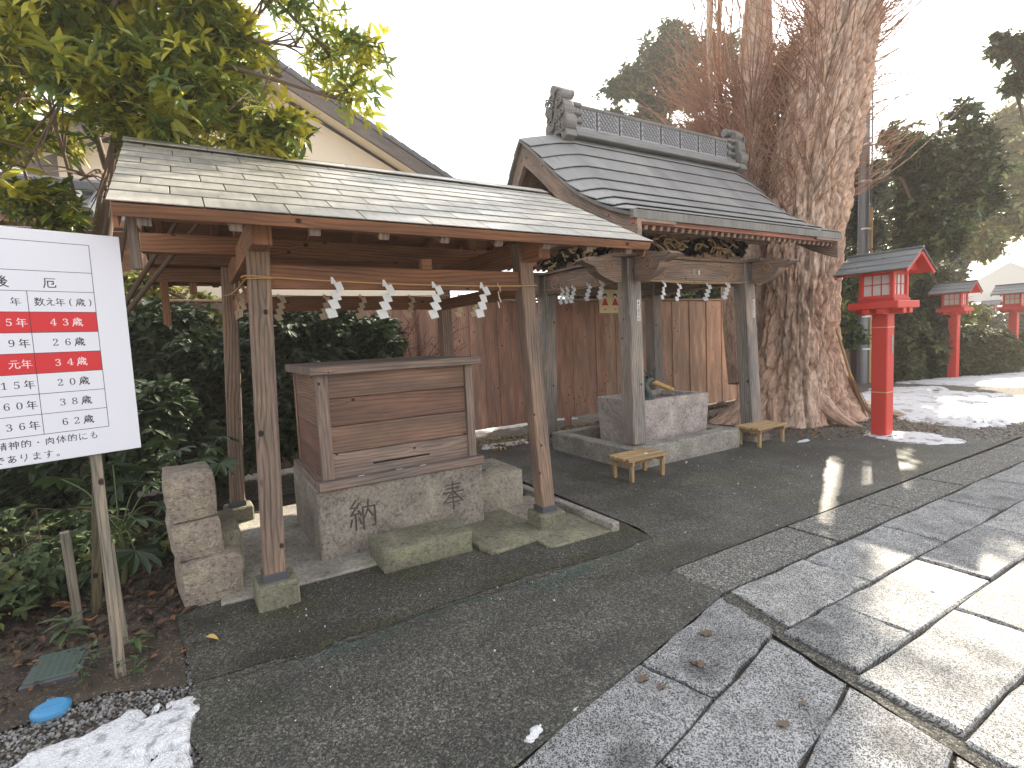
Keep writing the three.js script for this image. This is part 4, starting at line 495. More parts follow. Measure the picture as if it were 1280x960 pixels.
{ // hanging picture board with two figures in red robes
  const c = document.createElement('canvas'); c.width = c.height = 256; const g = c.getContext('2d'); g.fillStyle = '#e3cfa2'; g.fillRect(0, 0, 256, 256); for (const [x, s] of [[64, 1], [180, -1]]) { g.fillStyle = '#c0392b'; g.beginPath(); g.moveTo(x - 38, 172); g.lineTo(x, 80); g.lineTo(x + 38, 172); g.fill(); g.fillStyle = '#f0d9b8'; g.beginPath(); g.arc(x, 74, 22, 0, 7); g.fill(); g.fillStyle = '#2b211c'; g.beginPath(); g.arc(x, 66, 23, Math.PI, 0); g.fill(); g.fillRect(x - 22, 60, 8, 26); g.fillRect(x + 14, 60, 8, 26); g.fillStyle = '#2b211c'; g.fillRect(x - 10, 212, 22, 9); } const t = new THREE.CanvasTexture(c); t.colorSpace = THREE.SRGBColorSpace;
  const th = thing('picture_board', 'square wooden picture board with two red robed figures under the pavilion', 'picture board', V(5.64, 2.28, -6.33)); box('board', M.bench[2], th, 5.40, 5.88, 1.92, 2.30, -6.335, -6.315, .004); P('picture', new THREE.BoxGeometry(.46, .36, .002), mat([1, 1, 1], .8, { map: t }), th, V(5.64, 2.11, -6.3135)); for (const x of [5.58, 5.82]) box('peg', M.bench[0], th, x - .02, x + .02, 1.875, 1.92, -6.33, -6.31, .004); }
// ---------- fence ----------
{ const t = thing('board_fence', 'long red-brown vertical board fence behind the shed and the pavilion', 'fence', V(5, 0, -7.5)), r = RNG(901);
  let x = -3.2, i = 0; while (x < 16.6) { const w = .255 + rr(-.02, .02, r), tan = x > 5.6 + 2.2 * r() && x < 12, m = tan ? M.fenceTan[Math.floor(r() * 3)] : x < 1 || x > 12 ? M.fence[3] : M.fence[Math.floor(r() * 3)], y1 = 2.20 + rr(-.008, .008, r); const yb = x < 3 || x > 6.4 ? .02 : .17; P('fence_board', cbox(i % 2 ? w - .012 : w + .07, y1 - yb, .018, .003), m, t, V(x + w / 2, (yb + y1) / 2, -7.5 + rr(-.002, .002, r) + (i % 2 ? .021 : 0)), [0, rr(-.01, .01, r), rr(-.002, .002, r)]); x += w; i++; }
  for (let k = 0; k < 10; k++) { const px = -2.9 + k * 2.15; box('fence_post', M.fence[1], t, px - .05, px + .05, -.04, 2.22, -7.66, -7.56, .006); }
  for (const y of [.4, 1.2, 2.0]) box('fence_rail', M.fence[1], t, -3.2, 16.6, y, y + .07, -7.56, -7.52, .004); box('fence_cap', M.fence[1], t, -3.2, 16.6, 2.215, 2.245, -7.58, -7.45, .006);
  box('gate_post', M.fence[1], t, 2.86, 2.98, -.04, 2.2, -7.44, -7.32, .006); }
// ---------- house behind ----------
{ const t = thing('plaster_house', 'cream plastered house with grey tiled gable roof behind the shed', 'house', V(2.1, 0, -17));
  const ax = 2.05, ay = 7.92, hw = 4.75, ey = 5.55, zf = -13.0, zb = -21, sh = new THREE.Shape(); sh.moveTo(ax - 4.0, 0); sh.lineTo(ax + 4.0, 0); sh.lineTo(ax + 4.0, 5.55); sh.lineTo(ax, 7.5); sh.lineTo(ax - 4.0, 5.55);
  const g = new THREE.ExtrudeGeometry(sh, { depth: 7, bevelEnabled: false }); P('wall', g, M.plaster, t, V(0, 0, zf - .62 - 7));
  const sl = Math.hypot(hw, ay - ey), ang = Math.atan2(ay - ey, hw);
  for (const s of [-1, 1]) { const c = V(ax + s * hw / 2, (ay + ey) / 2, (zf + zb) / 2), q = new THREE.Quaternion().setFromEuler(new THREE.Euler(0, 0, -s * ang)), up = V(Math.sin(s * ang), Math.cos(ang), 0);
    const rf = P('roof', cbox(sl, .10, zf - zb, .01), M.tile, t, c, q); P('bargeboard', cbox(sl, .30, .07, .01), wood([.20, .175, .165], .8), rf, c.clone().setZ(zf + .02).addScaledVector(up, -.22), q); P('bargeboard', cbox(sl, .09, .11, .01), M.tile, rf, c.clone().setZ(zf + .03).addScaledVector(up, -.02), q);
    P('soffit', cbox(sl - .2, .02, .66, .004), M.plaster, rf, c.clone().setZ(zf - .33).addScaledVector(up, -.25), q);
    for (let k = 0; k < 17; k++) { const d = (k + .5) / 17 * sl - sl / 2; for (let m = 0; m < 3; m++) { const p = c.clone().add(V(Math.cos(ang) * d * 1, -s * Math.sin(ang) * d, 0)).addScaledVector(up, .075).setZ(zf - .12 - m * .29); P('roof_tile', cbox(sl / 17 - .005, .05, .275, .012), M.tile, rf, p, new THREE.Quaternion().setFromEuler(new THREE.Euler(0, 0, -s * ang - s * .06))); } } }
  P('ridge_tile', cbox(.28, .30, zf - zb, .04), M.tile, t, V(ax, ay + .12, (zf + zb) / 2));
  box('window', M.white, t, -.6, .9, 3.4, 4.5, zf - .63, zf - .60, .004); box('pane', mat([.05, .06, .07], .1), t.children[t.children.length - 1], -.52, .12, 3.48, 4.42, zf - .60, zf - .595, .002); }
{ const t = thing('outbuilding', 'low brown outbuilding with rows of grey curved roof tiles behind the leaves', 'outbuilding', V(-2.6, 0, -9.9));
  box('wall', wood([.26, .13, .07], .8), t, -5.2, -.55, 0, 3.35, -11.2, -9.3, .01); box('eave_board', wood([.30, .15, .08], .8), t, -5.5, -.35, 3.34, 3.44, -9.25, -8.95, .008);
  const half = new THREE.CylinderGeometry(.075, .075, .30, 8, 1, true, -Math.PI / 2, Math.PI); half.rotateX(-Math.PI / 2); const pan = new THREE.CylinderGeometry(.13, .13, .30, 6, 1, true, Math.PI / 2 + .5, Math.PI - 1); pan.rotateX(-Math.PI / 2);
  const ang = .42, dir = V(0, Math.sin(ang), -Math.cos(ang)), disk = new THREE.CylinderGeometry(.078, .078, .03, 12); disk.rotateX(Math.PI / 2);
  for (let i = 0; i < 19; i++) { const x = -5.2 + i * .26; P('eave_tile', disk, M.tile, t, V(x, 3.50, -8.92)); for (let k = 0; k < 6; k++) { const p = V(x, 3.50 - k * .004, -9.05).addScaledVector(dir, k * .27); P('roof_tile', half, M.tile, t, p, [ang, 0, 0]); P('pan_tile', pan, M.tile, t, V(x + .13, 3.57, -9.05).addScaledVector(dir, k * .27), [ang, 0, 0]); } }
  P('roof_deck', cbox(5.2, .04, 1.9, .004), M.tile, t, V(-2.9, 3.79, -9.85), [ang, 0, 0]); box('ridge', M.tile, t, -5.5, -.3, 4.12, 4.36, -10.78, -10.5, .05); }
// ---------- notice board ----------
{ const W = 1.15, H = 1.056, PXM = 1400, c = document.createElement('canvas'); c.width = Math.round(W * PXM); c.height = Math.round(H * PXM); const g = c.getContext('2d'); const sx = s => (s - .183 + W) * PXM, sy = y => (2.190 - y) * PXM;
  g.fillStyle = '#f4f4f6'; g.fillRect(0, 0, c.width, c.height);
  g.strokeStyle = '#23232e'; g.lineWidth = 3.2; const line = (a, b, d, e) => { g.beginPath(); g.moveTo(sx(a), sy(b)); g.lineTo(sx(d), sy(e)); g.stroke(); };
  const rows = [1.914, 1.820, 1.727, 1.634, 1.541, 1.448, 1.355, 1.262]; g.fillStyle = '#e02028'; for (const k of [1, 3]) g.fillRect(0, sy(rows[k]), sx(.061), sy(rows[k + 1]) - sy(rows[k]));
  for (const y of [2.138, 2.006, ...rows]) line(-.95, y, .061, y); line(.061, 2.138, .061, 1.262); line(-.181, 1.914, -.181, 1.262);
  const glyph = (ch, x, y, s, col, w = 1) => { // centre x, centre y in metres
    if (/[0-9()]/.test(ch)) { g.fillStyle = col; g.font = Math.round(s * 1.06 * PXM) + 'px serif'; g.textAlign = 'center'; g.fillText(ch, sx(x), sy(y) + s * .36 * PXM); return; }
    g.strokeStyle = g.fillStyle = col; g.lineCap = 'round'; g.lineJoin = 'round'; const f = ([a, b]) => [sx(x) + (a - 50) / 100 * s * PXM, sy(y) + (b - 50) / 100 * s * PXM];
    if (ch === '・') { g.beginPath(); g.arc(sx(x), sy(y), s * .09 * PXM, 0, 7); g.fill(); return; } if (ch === '。') { g.lineWidth = 3; g.beginPath(); g.arc(sx(x) - s * .25 * PXM, sy(y) + s * .3 * PXM, s * .12 * PXM, 0, 7); g.stroke(); return; }
    for (const st of strokes(ch)) { const hor = st.length === 2 && Math.abs(st[0][1] - st[1][1]) < 4; g.lineWidth = s * PXM * (hor ? .055 : .085) * w; g.beginPath(); st.forEach((p, i) => i ? g.lineTo(...f(p)) : g.moveTo(...f(p))); g.stroke(); } };
  const text = (str, x0, x1, y, s, col, w) => [...str].forEach((ch, i, a) => glyph(ch, a.length > 1 ? lerp(x0, x1, i / (a.length - 1)) : x0, y, s, col, w)); const K = '#1c1c26';
  glyph('厄', -.098, 1.953, .050, K); glyph('後', -.262, 1.953, .050, K); glyph('年', -.222, 1.866, .038, K); text('数え年(歳)', -.142, .042, 1.866, .038, K);
  [['5年', '43歳', 1], ['9年', '26歳', 0], ['元年', '34歳', 1], ['15年', '20歳', 0], ['60年', '38歳', 0], ['36年', '62歳', 0]].forEach(([a, b, w], i) => { const y = (rows[i + 1] + rows[i + 2]) / 2, col = w ? '#fff4ee' : K; const L = [...a]; text(a, -.210 - (L.length - 1) * .042, -.210, y, .041, col, 1.15); text(b, -.102, -.014, y, .041, col, 1.15); });
  text('精神的・肉体的にも', -.327, -.002, 1.229, .036, K); text('であります。', -.340, -.132, 1.168, .036, K);
  const tx = new THREE.CanvasTexture(c); tx.colorSpace = THREE.SRGBColorSpace;
  const t = thing('notice_board', 'white notice board with black table and red rows on wooden posts', 'notice board', V(-.44, 0, -3.25)), q = new THREE.Quaternion().setFromAxisAngle(V(0, 1, 0), Math.atan2(.304, .953)), o = V(-.44, 0, -3.215), u = V(.953, 0, -.304), n = V(.304, 0, .953);
  const cpos = o.clone().addScaledVector(u, .183 - W / 2).setY(2.190 - H / 2 - 0);
  P('panel', cbox(W, H, .012, .002), M.white, t, cpos.clone().addScaledVector(n, -.0075), q); P('print', new THREE.PlaneGeometry(W - .004, H - .004), mat([.75, .75, .79], .42, { map: tx }), t, cpos, q);
  for (const s of [0, -.78]) { const b = o.clone().addScaledVector(u, s).addScaledVector(n, -.034); P('post', cbox(.042, 2.2, .04, .004), M.stake, t, b.clone().setY(1.05), q); } P('batten', cbox(W - .1, .04, .02, .003), M.pavGrey, t, cpos.clone().addScaledVector(n, -.024).setY(2.05), q); P('batten', cbox(W - .1, .04, .02, .003), M.pavGrey, t, cpos.clone().addScaledVector(n, -.024).setY(1.25), q); }
tag(P('wooden_stake', cbox(.045, .62, .045, .004), M.stake, null, V(-.735, .27, -4.02), [.02, .3, .02]), 'short square wooden stake in leaf litter beside the sign post', 'stake');
tag(P('wooden_stake', cbox(.05, .95, .045, .004), wood([.20, .165, .09], .9, true), null, V(-.62, .42, -4.15), [.06, .2, -.10]), 'taller dark mossy stake behind the sign post', 'stake');
tag(P('wooden_stake', cbox(.035, .62, .03, .004), M.stake, null, V(-.475, .26, -3.62), [0, .3, .03]), 'thin wooden stake hidden close behind the sign post', 'stake');
{ const t = thing('drain_cover', 'dark green square plastic inspection cover set in the soil', 'cover', V(-.74, 0, -3.52)); const q = [0, -.06, 0]; P('frame', cbox(.235, .03, .32, .004), M.iron, t, V(-.74, -.004, -3.52), q); P('lid', cbox(.20, .014, .285, .004), M.green, t, V(-.74, .012, -3.52), q); for (let i = 0; i < 6; i++) for (let j = 0; j < 8; j++) P('stud', cbox(.018, .004, .018, .0015), M.green, t, V(-.74 - .075 + i * .03, .020, -3.52 - .11 + j * .031), [0, .7, 0]); }
{ const t = thing('stopcock_cap', 'round bright blue plastic cap lying in the gravel', 'cap', V(-.70, 0, -3.12)); P('cap', new THREE.LatheGeometry([[0, .016], [.055, .016], [.062, .013], [.065, .008], [.075, .006], [.076, -.03]].map(p => new THREE.Vector2(...p)), 28), M.blue, t, V(-.70, -.008, -3.12)); P('tab', cbox(.03, .006, .02, .002), M.blue, t, V(-.715, -.003, -3.20)); P('rib', cbox(.07, .004, .008, .001), M.blue, t, V(-.70, .0095, -3.12)); }
// ---------- red lanterns ----------
function lantern(p, label, full) {
  const t = thing('red_lantern', label, 'lantern', p, 'red post lanterns along the path'), X = (x, y, z) => V(p.x + x, p.y + y, p.z + z), b = (n, m, par, w, h, d, x, y, z, c = .006) => P(n, cbox(w, h, d, c), m, par, X(x, y, z));
  const post = b('post', M.red, t, .20, 1.72, .20, 0, .85, 0, .012); if (full) { for (const y of [1.52, .62]) b('post_band', M.pipe, post, .206, .012, .206, 0, y, 0, .002); b('plate', M.steel, post, .05, .26, .006, .03, 1.28, .103, .001); }
  for (const s of [-1, 1]) { b('tray_arm', M.red, t, .60, .07, .09, 0, 1.735, s * .09); b('tray_arm', M.red, t, .09, .07, .60, s * .09, 1.738, 0); }
  b('tray', M.red, t, .62, .10, .62, 0, 1.82, 0, .01); b('plinth', M.redDark, t, .46, .045, .46, 0, 1.892, 0, .006);
  const hw = .19; for (const sx of [-1, 1]) for (const sz of [-1, 1]) b('corner_stile', M.red, t, .05, .36, .05, sx * hw, 2.09, sz * hw, .004);
  for (const y of [1.93, 2.25]) for (const s of [-1, 1]) { b('rail', M.red, t, .34, .05, .04, 0, y, s * hw, .004); b('rail', M.red, t, .04, .05, .34, s * hw, y, 0, .004); }
  for (const [dx, dz] of [[1, 0], [-1, 0], [0, 1], [0, -1]]) { const w = P('paper_window', cbox(dx ? .006 : .33, .28, dz ? .006 : .33, .001), M.lampPaper, t, X(dx * (hw - .014), 2.09, dz * (hw - .014))); for (const k of [-.055, .055]) P('glazing_bar', cbox(dx ? .012 : .012, .28, dz ? .012 : .012, .002), M.red, w, X(dx * (hw - .004) + (dz ? k : 0), 2.09, dz * (hw - .004) + (dx ? k : 0))); P('glazing_bar', cbox(dx ? .010 : .33, .012, dz ? .010 : .33, .002), M.red, w, X(dx * (hw - .003), 2.10, dz * (hw - .003))); }
  // roof: ridge along z, boards overlapping on each slope, red gables
  const ey = 2.255, ry = 2.525, ex = .40, L = .92, ang = Math.atan2(ry - ey, ex), sl = Math.hypot(ry - ey, ex);
  for (const s of [-1, 1]) { for (let k = 0; k < 3; k++) { const m = (k + .5) / 3, cx = s * ex * (1 - m), cy = lerp(ey, ry, m) + .012; P('roof_board', cbox(sl / 3 + .03, .018, L, .003), M.lampRoof, t, X(cx, cy, 0), [0, 0, -s * (ang - .05)]); }
    P('gable_rake', cbox(sl - .02, .05, .025, .004), M.red, t, X(s * ex * .52, (ey + ry) / 2 - .035, L / 2 - .03), [0, 0, -s * ang]); P('gable_rake', cbox(sl - .02, .05, .025, .004), M.red, t, X(s * ex * .52, (ey + ry) / 2 - .035, -L / 2 + .03), [0, 0, -s * ang]); P('soffit', cbox(sl - .03, .012, L - .1, .002), M.red, t, X(s * ex * .5, (ey + ry) / 2 - .022, 0), [0, 0, -s * ang]); }
  for (const s of [-1, 1]) { const sh = new THREE.Shape(); sh.moveTo(-.30, 0); sh.lineTo(.30, 0); sh.lineTo(0, .20); const g = new THREE.ExtrudeGeometry(sh, { depth: .02, bevelEnabled: false }); P('gable_panel', g, M.red, t, X(0, 2.275, s * .30 - .01)); }
  P('ridge_board', cbox(.06, .025, L + .01, .004), M.lampRoof, t, X(0, ry + .022, 0)); return t; }
lantern(V(8.23, 0, -3.65), 'tall red post lantern with grey board roof in front of the old tree', true);
lantern(V(17.40, 0, -6.02), 'red post lantern standing among shrubs beside the round hedge', false);
lantern(V(21.45, 0, -5.95), 'red post lantern beyond the round hedge, before the white tent', false);
lantern(V(41.0, 0, -12.4), 'tiny far red lantern under the white tent', false);
// ---------- utility pole, broom, tent ----------
{ const t = thing('utility_pole', 'grey utility pole with an orange conduit beside the old tree', 'pole', V(15.14, 0, -7.2)); P('pole', new THREE.CylinderGeometry(.115, .14, 8.5, 18), M.steel, t, V(15.14, 4.2, -7.2)); P('conduit', new THREE.CylinderGeometry(.035, .035, 4.6, 8), M.pipe, t, V(15.33, 2.25, -7.1)); P('conduit', new THREE.CylinderGeometry(.02, .02, 3.6, 8), M.steel, t, V(15.32, 6.3, -7.1)); for (const y of [.9, 1.75, 2.9, 4.0, 5.2, 6.1, 7.0]) P('band', new THREE.CylinderGeometry(.15, .15, .04, 16), M.white, t, V(15.16, y, -7.18)); }
{ const t = thing('bamboo_broom', 'worn twig broom leaning against the old tree roots', 'broom', V(9.55, 0, -4.25)); const a = V(9.54, .02, -4.52), b = V(8.90, 1.52, -4.62); P('handle', limb([a.clone().lerp(b, .42), a.clone().lerp(b, .7), b], [.024, .021, .02], 8, 3), M.bench[0], t); const r = RNG(931), tw = []; const d = b.clone().sub(a).normalize(); for (let i = 0; i < 130; i++) { const o = V(rr(-1, 1, r), rr(-.3, .3, r), rr(-1, 1, r)).multiplyScalar(.12); tw.push(tube([a.clone().lerp(b, .50).addScaledVector(o, .12), a.clone().lerp(b, .28).addScaledVector(o, .62), a.clone().add(o.clone().setY(Math.abs(o.y) * .6))], .0035, 3, 3)); } P('bristles', merge(tw), M.broom, t); P('binding', new THREE.CylinderGeometry(.028, .032, .09, 10), M.rope, t, a.clone().lerp(b, .46), new THREE.Quaternion().setFromUnitVectors(V(0, 1, 0), d)); }
{ const t = thing('event_tent', 'white event tent with peaked roof beyond the hedges', 'tent', V(43.5, 0, -11.5)); const x0 = 41.5, x1 = 48, z0 = -14.6, z1 = -9.0, ze = (z0 + z1) / 2;
  const roofG = new THREE.BufferGeometry(), a = [x0, 3.05, z0], b = [x0, 3.05, z1], c = [x0 + .1, 4.75, ze], d = [x1, 3.05, z0], e = [x1, 3.05, z1], f = [x1, 4.75, ze], tri = [a, b, c, d, f, e, b, e, f, b, f, c, a, c, f, a, f, d].flat(); roofG.setAttribute('position', new THREE.Float32BufferAttribute(tri, 3)); roofG.setAttribute('uv', new THREE.Float32BufferAttribute(new Float32Array(36), 2)); roofG.computeVertexNormals(); P('canopy', roofG, M.tent, t); box('valance', M.tent, t, x0 - .02, x0 + .0, 2.5, 3.05, z0, z1, .002); box('valance', M.tent, t, x0, x1, 2.5, 3.05, z1 - .02, z1, .002); box('side_wall', M.tent, t, x0 + .05, x1, .0, 2.5, z0, z0 + .03, .002); for (const [x, z] of [[x0, z0], [x0, z1], [x1, z0], [x1, z1], [x0, ze]]) box('pole', M.steel, t, x, x + .06, 0, 3.0, z - .03, z + .03, .005); }
// ---------- plants ----------
function leafGeo(len, w, curl, fold) { // leaf along +x, bent down, folded on the midrib
  const pos = [], idx = []; const n = 4; for (let i = 0; i <= n; i++) { const t = i / n, ww = w * Math.sin(Math.PI * Math.pow(t, .8)) * .5 + .0005, x = len * t, y = -curl * len * t * t; pos.push(x, y, 0, x, y + fold * ww, ww, x, y + fold * ww, -ww); } for (let i = 0; i < n; i++) { const a = i * 3, b = a + 3; idx.push(a, a + 1, b, b, a + 1, b + 1, a, b, a + 2, a + 2, b, b + 2); } const g = new THREE.BufferGeometry(); g.setAttribute('position', new THREE.Float32BufferAttribute(pos, 3)); g.setIndex(idx); const q = g.toNonIndexed(); q.computeVertexNormals(); q.setAttribute('uv', new THREE.Float32BufferAttribute(new Float32Array(q.attributes.position.count * 2), 2)); return q; }
function sprig(n, len, w, seed, stem = .16) { const r = RNG(seed), a = []; for (let i = 0; i < n; i++) { const t = (i + .5) / n, az = i * 2.4 + r(), el = rr(-.5, .7, r); a.push(at(leafGeo(len * rr(.75, 1.15, r), w * rr(.8, 1.15, r), rr(.15, .55, r), rr(.1, .35, r)), stem * t, 0, 0, r() * .8 - .4, az, el)); } a.push(at(leafGeo(len, w, .2, .2), stem, 0, 0)); a.push(at(new THREE.CylinderGeometry(.002, .004, stem, 3, 1, true), stem / 2, 0, 0, 0, 0, -Math.PI / 2)); return merge(a); }
const leafMat = (c, r = .45, tr = .3) => mat([1, 1, 1], r, { transmission: tr, specularIntensity: .5 });
const LM = {  lit: leafMat(0, .3, .5), glossy: leafMat(0, .38, .34), dull: leafMat(0, .6, .25) };
const SPR = [sprig(7, .14, .042, 1001), sprig(8, .12, .036, 1003), sprig(6, .15, .046, 1007)], SPF = [sprig(9, .11, .05, 1011, .14), sprig(8, .10, .05, 1013, .13)];
function crown(parent, blobs, n, scale, cols, seed, o = {}) { // leaf sprigs through the blobs' volume, denser to the outside, with noise gaps
  const r = RNG(seed), W = blobs.map(b => Math.pow(b[3], o.wp || 2.4)), T = W.reduce((a, b) => a + b, 0), geos = o.geos || SPR, per = Math.floor(n / geos.length);
  geos.forEach((geo, gi) => scatterInst('foliage', geo, o.mat || LM.glossy, per, ob => {
    let p, k, tries = 0; do { let q = r() * T; k = 0; while ((q -= W[k]) > 0 && k < blobs.length - 1) k++; const b = blobs[k], u = V(rr(-1, 1, r), rr(-1, 1, r), rr(-1, 1, r)); const l = u.length() || 1; u.multiplyScalar(1 / l); const rad = b[3] * Math.pow(r(), o.pow || .45) * (1 + .16 * (r() - .5)); p = V(b[0] + u.x * rad, b[1] + u.y * rad * (o.flat || .8), b[2] + u.z * rad); tries++; } while (tries < 14 && (fbm((p.x + p.z * .7) * (o.freq || 2.2), (p.y + p.z * .4) * (o.freq || 2.2), seed, 3) < (o.gap ?? .46) || p.y < .03));
    ob.position.copy(p).sub(parent.position); ob.rotation.set(rr(-.6, .6, r), r() * 6.28, rr(-.9, .5, r)); ob.scale.setScalar(scale * rr(.7, 1.25, r));
  }, c => { const a = cols[Math.floor(r() * cols.length)], k = rr(.75, 1.25, r); c.setRGB(a[0] * k, a[1] * k, a[2] * k); }, parent)); }
function tree(name, label, base, trunk, radii, blobs, n, scale, cols, seed, o = {}) {
  const t = thing(name, label, o.cat || 'tree', base, o.group), r = RNG(seed + 1); P('trunk', limb([base.clone().setY(-.08), ...trunk], radii, 10, 4), o.bark || M.branch, t); const L = [], top = [base, ...trunk];
  blobs.forEach((b, i) => { const s = top[Math.min(top.length - 1, 1 + Math.floor(r() * (top.length - 1)))], e = V(b[0], b[1], b[2]), m = s.clone().lerp(e, .5).add(V(rr(-.2, .2, r), rr(.0, .3, r), rr(-.2, .2, r)).multiplyScalar(b[3] * 1.2)); L.push(limb([s.clone(), m, e], [.028 * (o.th || 1), .018 * (o.th || 1), .007 * (o.th || 1)], 5, 4)); for (let k = 0; k < 6; k++) { const u = V(rr(-1, 1, r), rr(-.6, 1, r), rr(-1, 1, r)).normalize().multiplyScalar(b[3] * .85); L.push(limb([e.clone().lerp(m, r() * .6), e.clone().add(u.clone().multiplyScalar(.5)).add(V(0, .05, 0)), e.clone().add(u)], [.010 * (o.th || 1), .006 * (o.th || 1), .003 * (o.th || 1)], 4, 2)); } });
  P('branches', merge(L), o.bark || M.branch, t); crown(t, blobs, n, scale, cols, seed, o); return t; }
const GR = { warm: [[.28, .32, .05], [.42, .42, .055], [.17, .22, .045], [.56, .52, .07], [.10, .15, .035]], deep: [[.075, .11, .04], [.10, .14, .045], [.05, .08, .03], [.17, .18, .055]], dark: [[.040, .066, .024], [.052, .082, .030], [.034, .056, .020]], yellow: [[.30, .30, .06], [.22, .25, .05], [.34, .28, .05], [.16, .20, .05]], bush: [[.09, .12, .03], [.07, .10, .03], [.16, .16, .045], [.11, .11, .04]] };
const near = b => b.map(([x, y, z, q]) => [x * .80, 1.6 + (y - 1.6) * .80, z * .80, q * .80]);
{ const bl = near([[-1.22, 4.91, -7.14, .71], [-.60, 4.68, -6.51, .68], [-.93, 3.99, -6.41, .65], [-.01, 4.77, -6.41, .71], [-.38, 3.89, -6.07, .58], [.60, 4.79, -6.16, .64], [.32, 4.02, -5.90, .57], [.81, 4.09, -5.85, .47], [1.23, 4.66, -5.89, .33], [1.53, 4.48, -5.69, .25], [.84, 3.70, -5.79, .32], [-1.12, 3.28, -6.22, .42], [-.73, 3.18, -6.09, .36], [-.28, 3.56, -5.98, .36], [-1.01, 3.01, -6.36, .29], [1.57, 4.02, -5.50, .16], [-.60, 3.09, -6.36, .27], [-1.36, 4.11, -6.91, .61], [.23, 5.30, -6.31, .71], [-.70, 5.51, -6.89, .79], [1.15, 5.32, -6.00, .49]]);
  tree('broadleaf_tree', 'evergreen tree with long glossy leaves overhanging the shed roof corner', V(-.85, 0, -5.75), [V(-.75, 1.6, -5.7), V(-.45, 3.0, -5.35), V(-.12, 4.0, -5.15), V(.1, 5.2, -5.1)], [.10, .085, .07, .05, .03], bl, 2500, .88, GR.warm, 1101, { gap: .53, mat: LM.lit, wp: 1.7 });
  const lt = scene.children[scene.children.length - 1]; crown(lt, near([[1.4, 4.65, -5.75, .36], [1.66, 4.4, -5.6, .28], [1.6, 4.1, -5.5, .2], [1.8, 4.62, -5.55, .2], [1.3, 5.1, -5.9, .4]]), 130, .8, GR.warm, 1103, { gap: .42, mat: LM.lit, wp: 1.6 }); }
const T2B = [[14.45, 5.66, -6.03, 0.92], [15.22, 6.26, -5.86, 0.75], [14.35, 4.5, -6.0, 0.72], [15.51, 5.00, -5.79, 1.05], [14.20, 3.59, -5.74, 0.91], [16.41, 5.87, -5.81, 0.59], [16.38, 4.49, -5.69, 0.69], [16.76, 6.05, -5.62, 0.39], [13.91, 2.88, -5.84, 0.55]];
const far1 = b => b.map(([x, y, z, q]) => [x * 1.65, 1.6 + (y - 1.6) * 1.65, z * 1.65, q * 1.65]);
const mk = (lab, base, top, bl, n, s, cols, seed, o = {}) => tree(o.name || 'broadleaf_tree', lab, base, [base.clone().lerp(top, .35), base.clone().lerp(top, .7), top], o.rad || [.22, .17, .12, .06], bl, n, s, cols, seed, { th: 2.2, geos: SPF, ...o });
mk('dark evergreen tree rising behind the pavilion ridge', V(22.4, 0, -20.7), V(22.4, 14, -20.6), far1([[13.00, 9.19, -12.86, 1.16], [13.92, 9.65, -12.36, 1.29], [12.31, 8.97, -13.25, .72], [13.79, 10.69, -12.54, .90], [14.25, 8.35, -12.03, 1.16], [12.69, 8.17, -12.95, .90], [15.26, 10.10, -12.19, 1.33], [13.6, 6.8, -12.5, 1.3], [14.8, 6.5, -12.3, 1.3]]), 5600, 2.6, GR.deep, 1111, { gap: .44, freq: .8 });
mk('dark evergreen tree behind the old ginkgo and its reddish shoots', V(14.6, 0, -10.6), V(14.4, 6.5, -10.4), [[14.0, 5.5, -9.8, 1.3], [14.3, 7.0, -10.6, 1.2], [13.6, 4.2, -9.6, 1.2], [15.0, 6.5, -10.2, 1.2], [15.6, 7.8, -12.2, 1.2], [14.8, 5.6, -11.6, 1.3], [12.9, 3.4, -9.0, .9], [15.2, 4.4, -11.8, 1.2], [14.8, 8.5, -9.2, 1.1], [15.6, 9.0, -8.6, 1.1], [14.6, 6.9, -9.0, 1.1]], 6600, 1.35, GR.deep, 1125, { rad: [.18, .14, .1, .05], gap: .40 });
mk('tall dark evergreen tree beside the utility pole', V(15.9, 0, -7.3), V(14.8, 5, -6.2), [...T2B.map(([x, y, z, q]) => [x + .45, y, z + .1, q]), [16.0, 5.3, -7.8, .75], [16.3, 4.2, -7.85, .7], [15.9, 3.2, -7.9, .6]], 4600, 1.35, GR.deep, 1113, { gap: .47, freq: 1.6,  rad: [.16, .12, .08, .04], th: 1.6 });
mk('sunlit yellow green tree beyond the white tent side', V(28.4, 0, -10.6), V(32.5, 8, -9.9), [[29.28, 4.96, -9.72, 1.2], [32.69, 7.86, -10.30, 1.52], [33.82, 8.94, -9.73, 1.33], [31.51, 6.2, -9.59, 1.4], [34.06, 6.65, -9.36, 1.52], [34.67, 8.13, -9.15, 1.89], [35.44, 11.18, -10.16, .87]], 6500, 2.7, GR.yellow, 1115, { th: 2, gap: .42 });
mk('pine-like tree with sparse tufts against the white sky', V(20.5, 0, -4.6), V(19.2, 8, -4.7), [[17.82, 8.16, -5.20, .43], [17.98, 7.46, -5.03, .35], [18.29, 8.13, -4.91, .59], [17.87, 7.17, -5.07, .28], [17.64, 8.46, -5.33, .20], [19.6, 8.4, -4.7, .9], [19.4, 7.3, -4.6, .7]], 900, 1.5, GR.deep, 1117, { flat: .45 });
mk('broad leafy tree behind the shrubs and red lanterns', V(25.8, 0, -10.8), V(25.8, 3.5, -10.6), [[25.59, 3.28, -10.59, 2.0], [22.53, 3.77, -10.13, 1.21], [22.4, 6.6, -10.5, 1.3], [21.8, 5.0, -10.6, 1.3], [23.3, 5.4, -10.5, 1.2], [27.4, 3.6, -10.9, 1.6], [27.8, 1.6, -10.4, 1.3], [24, 1.8, -10.2, 1.5]], 5200, 2.0, GR.bush, 1119);
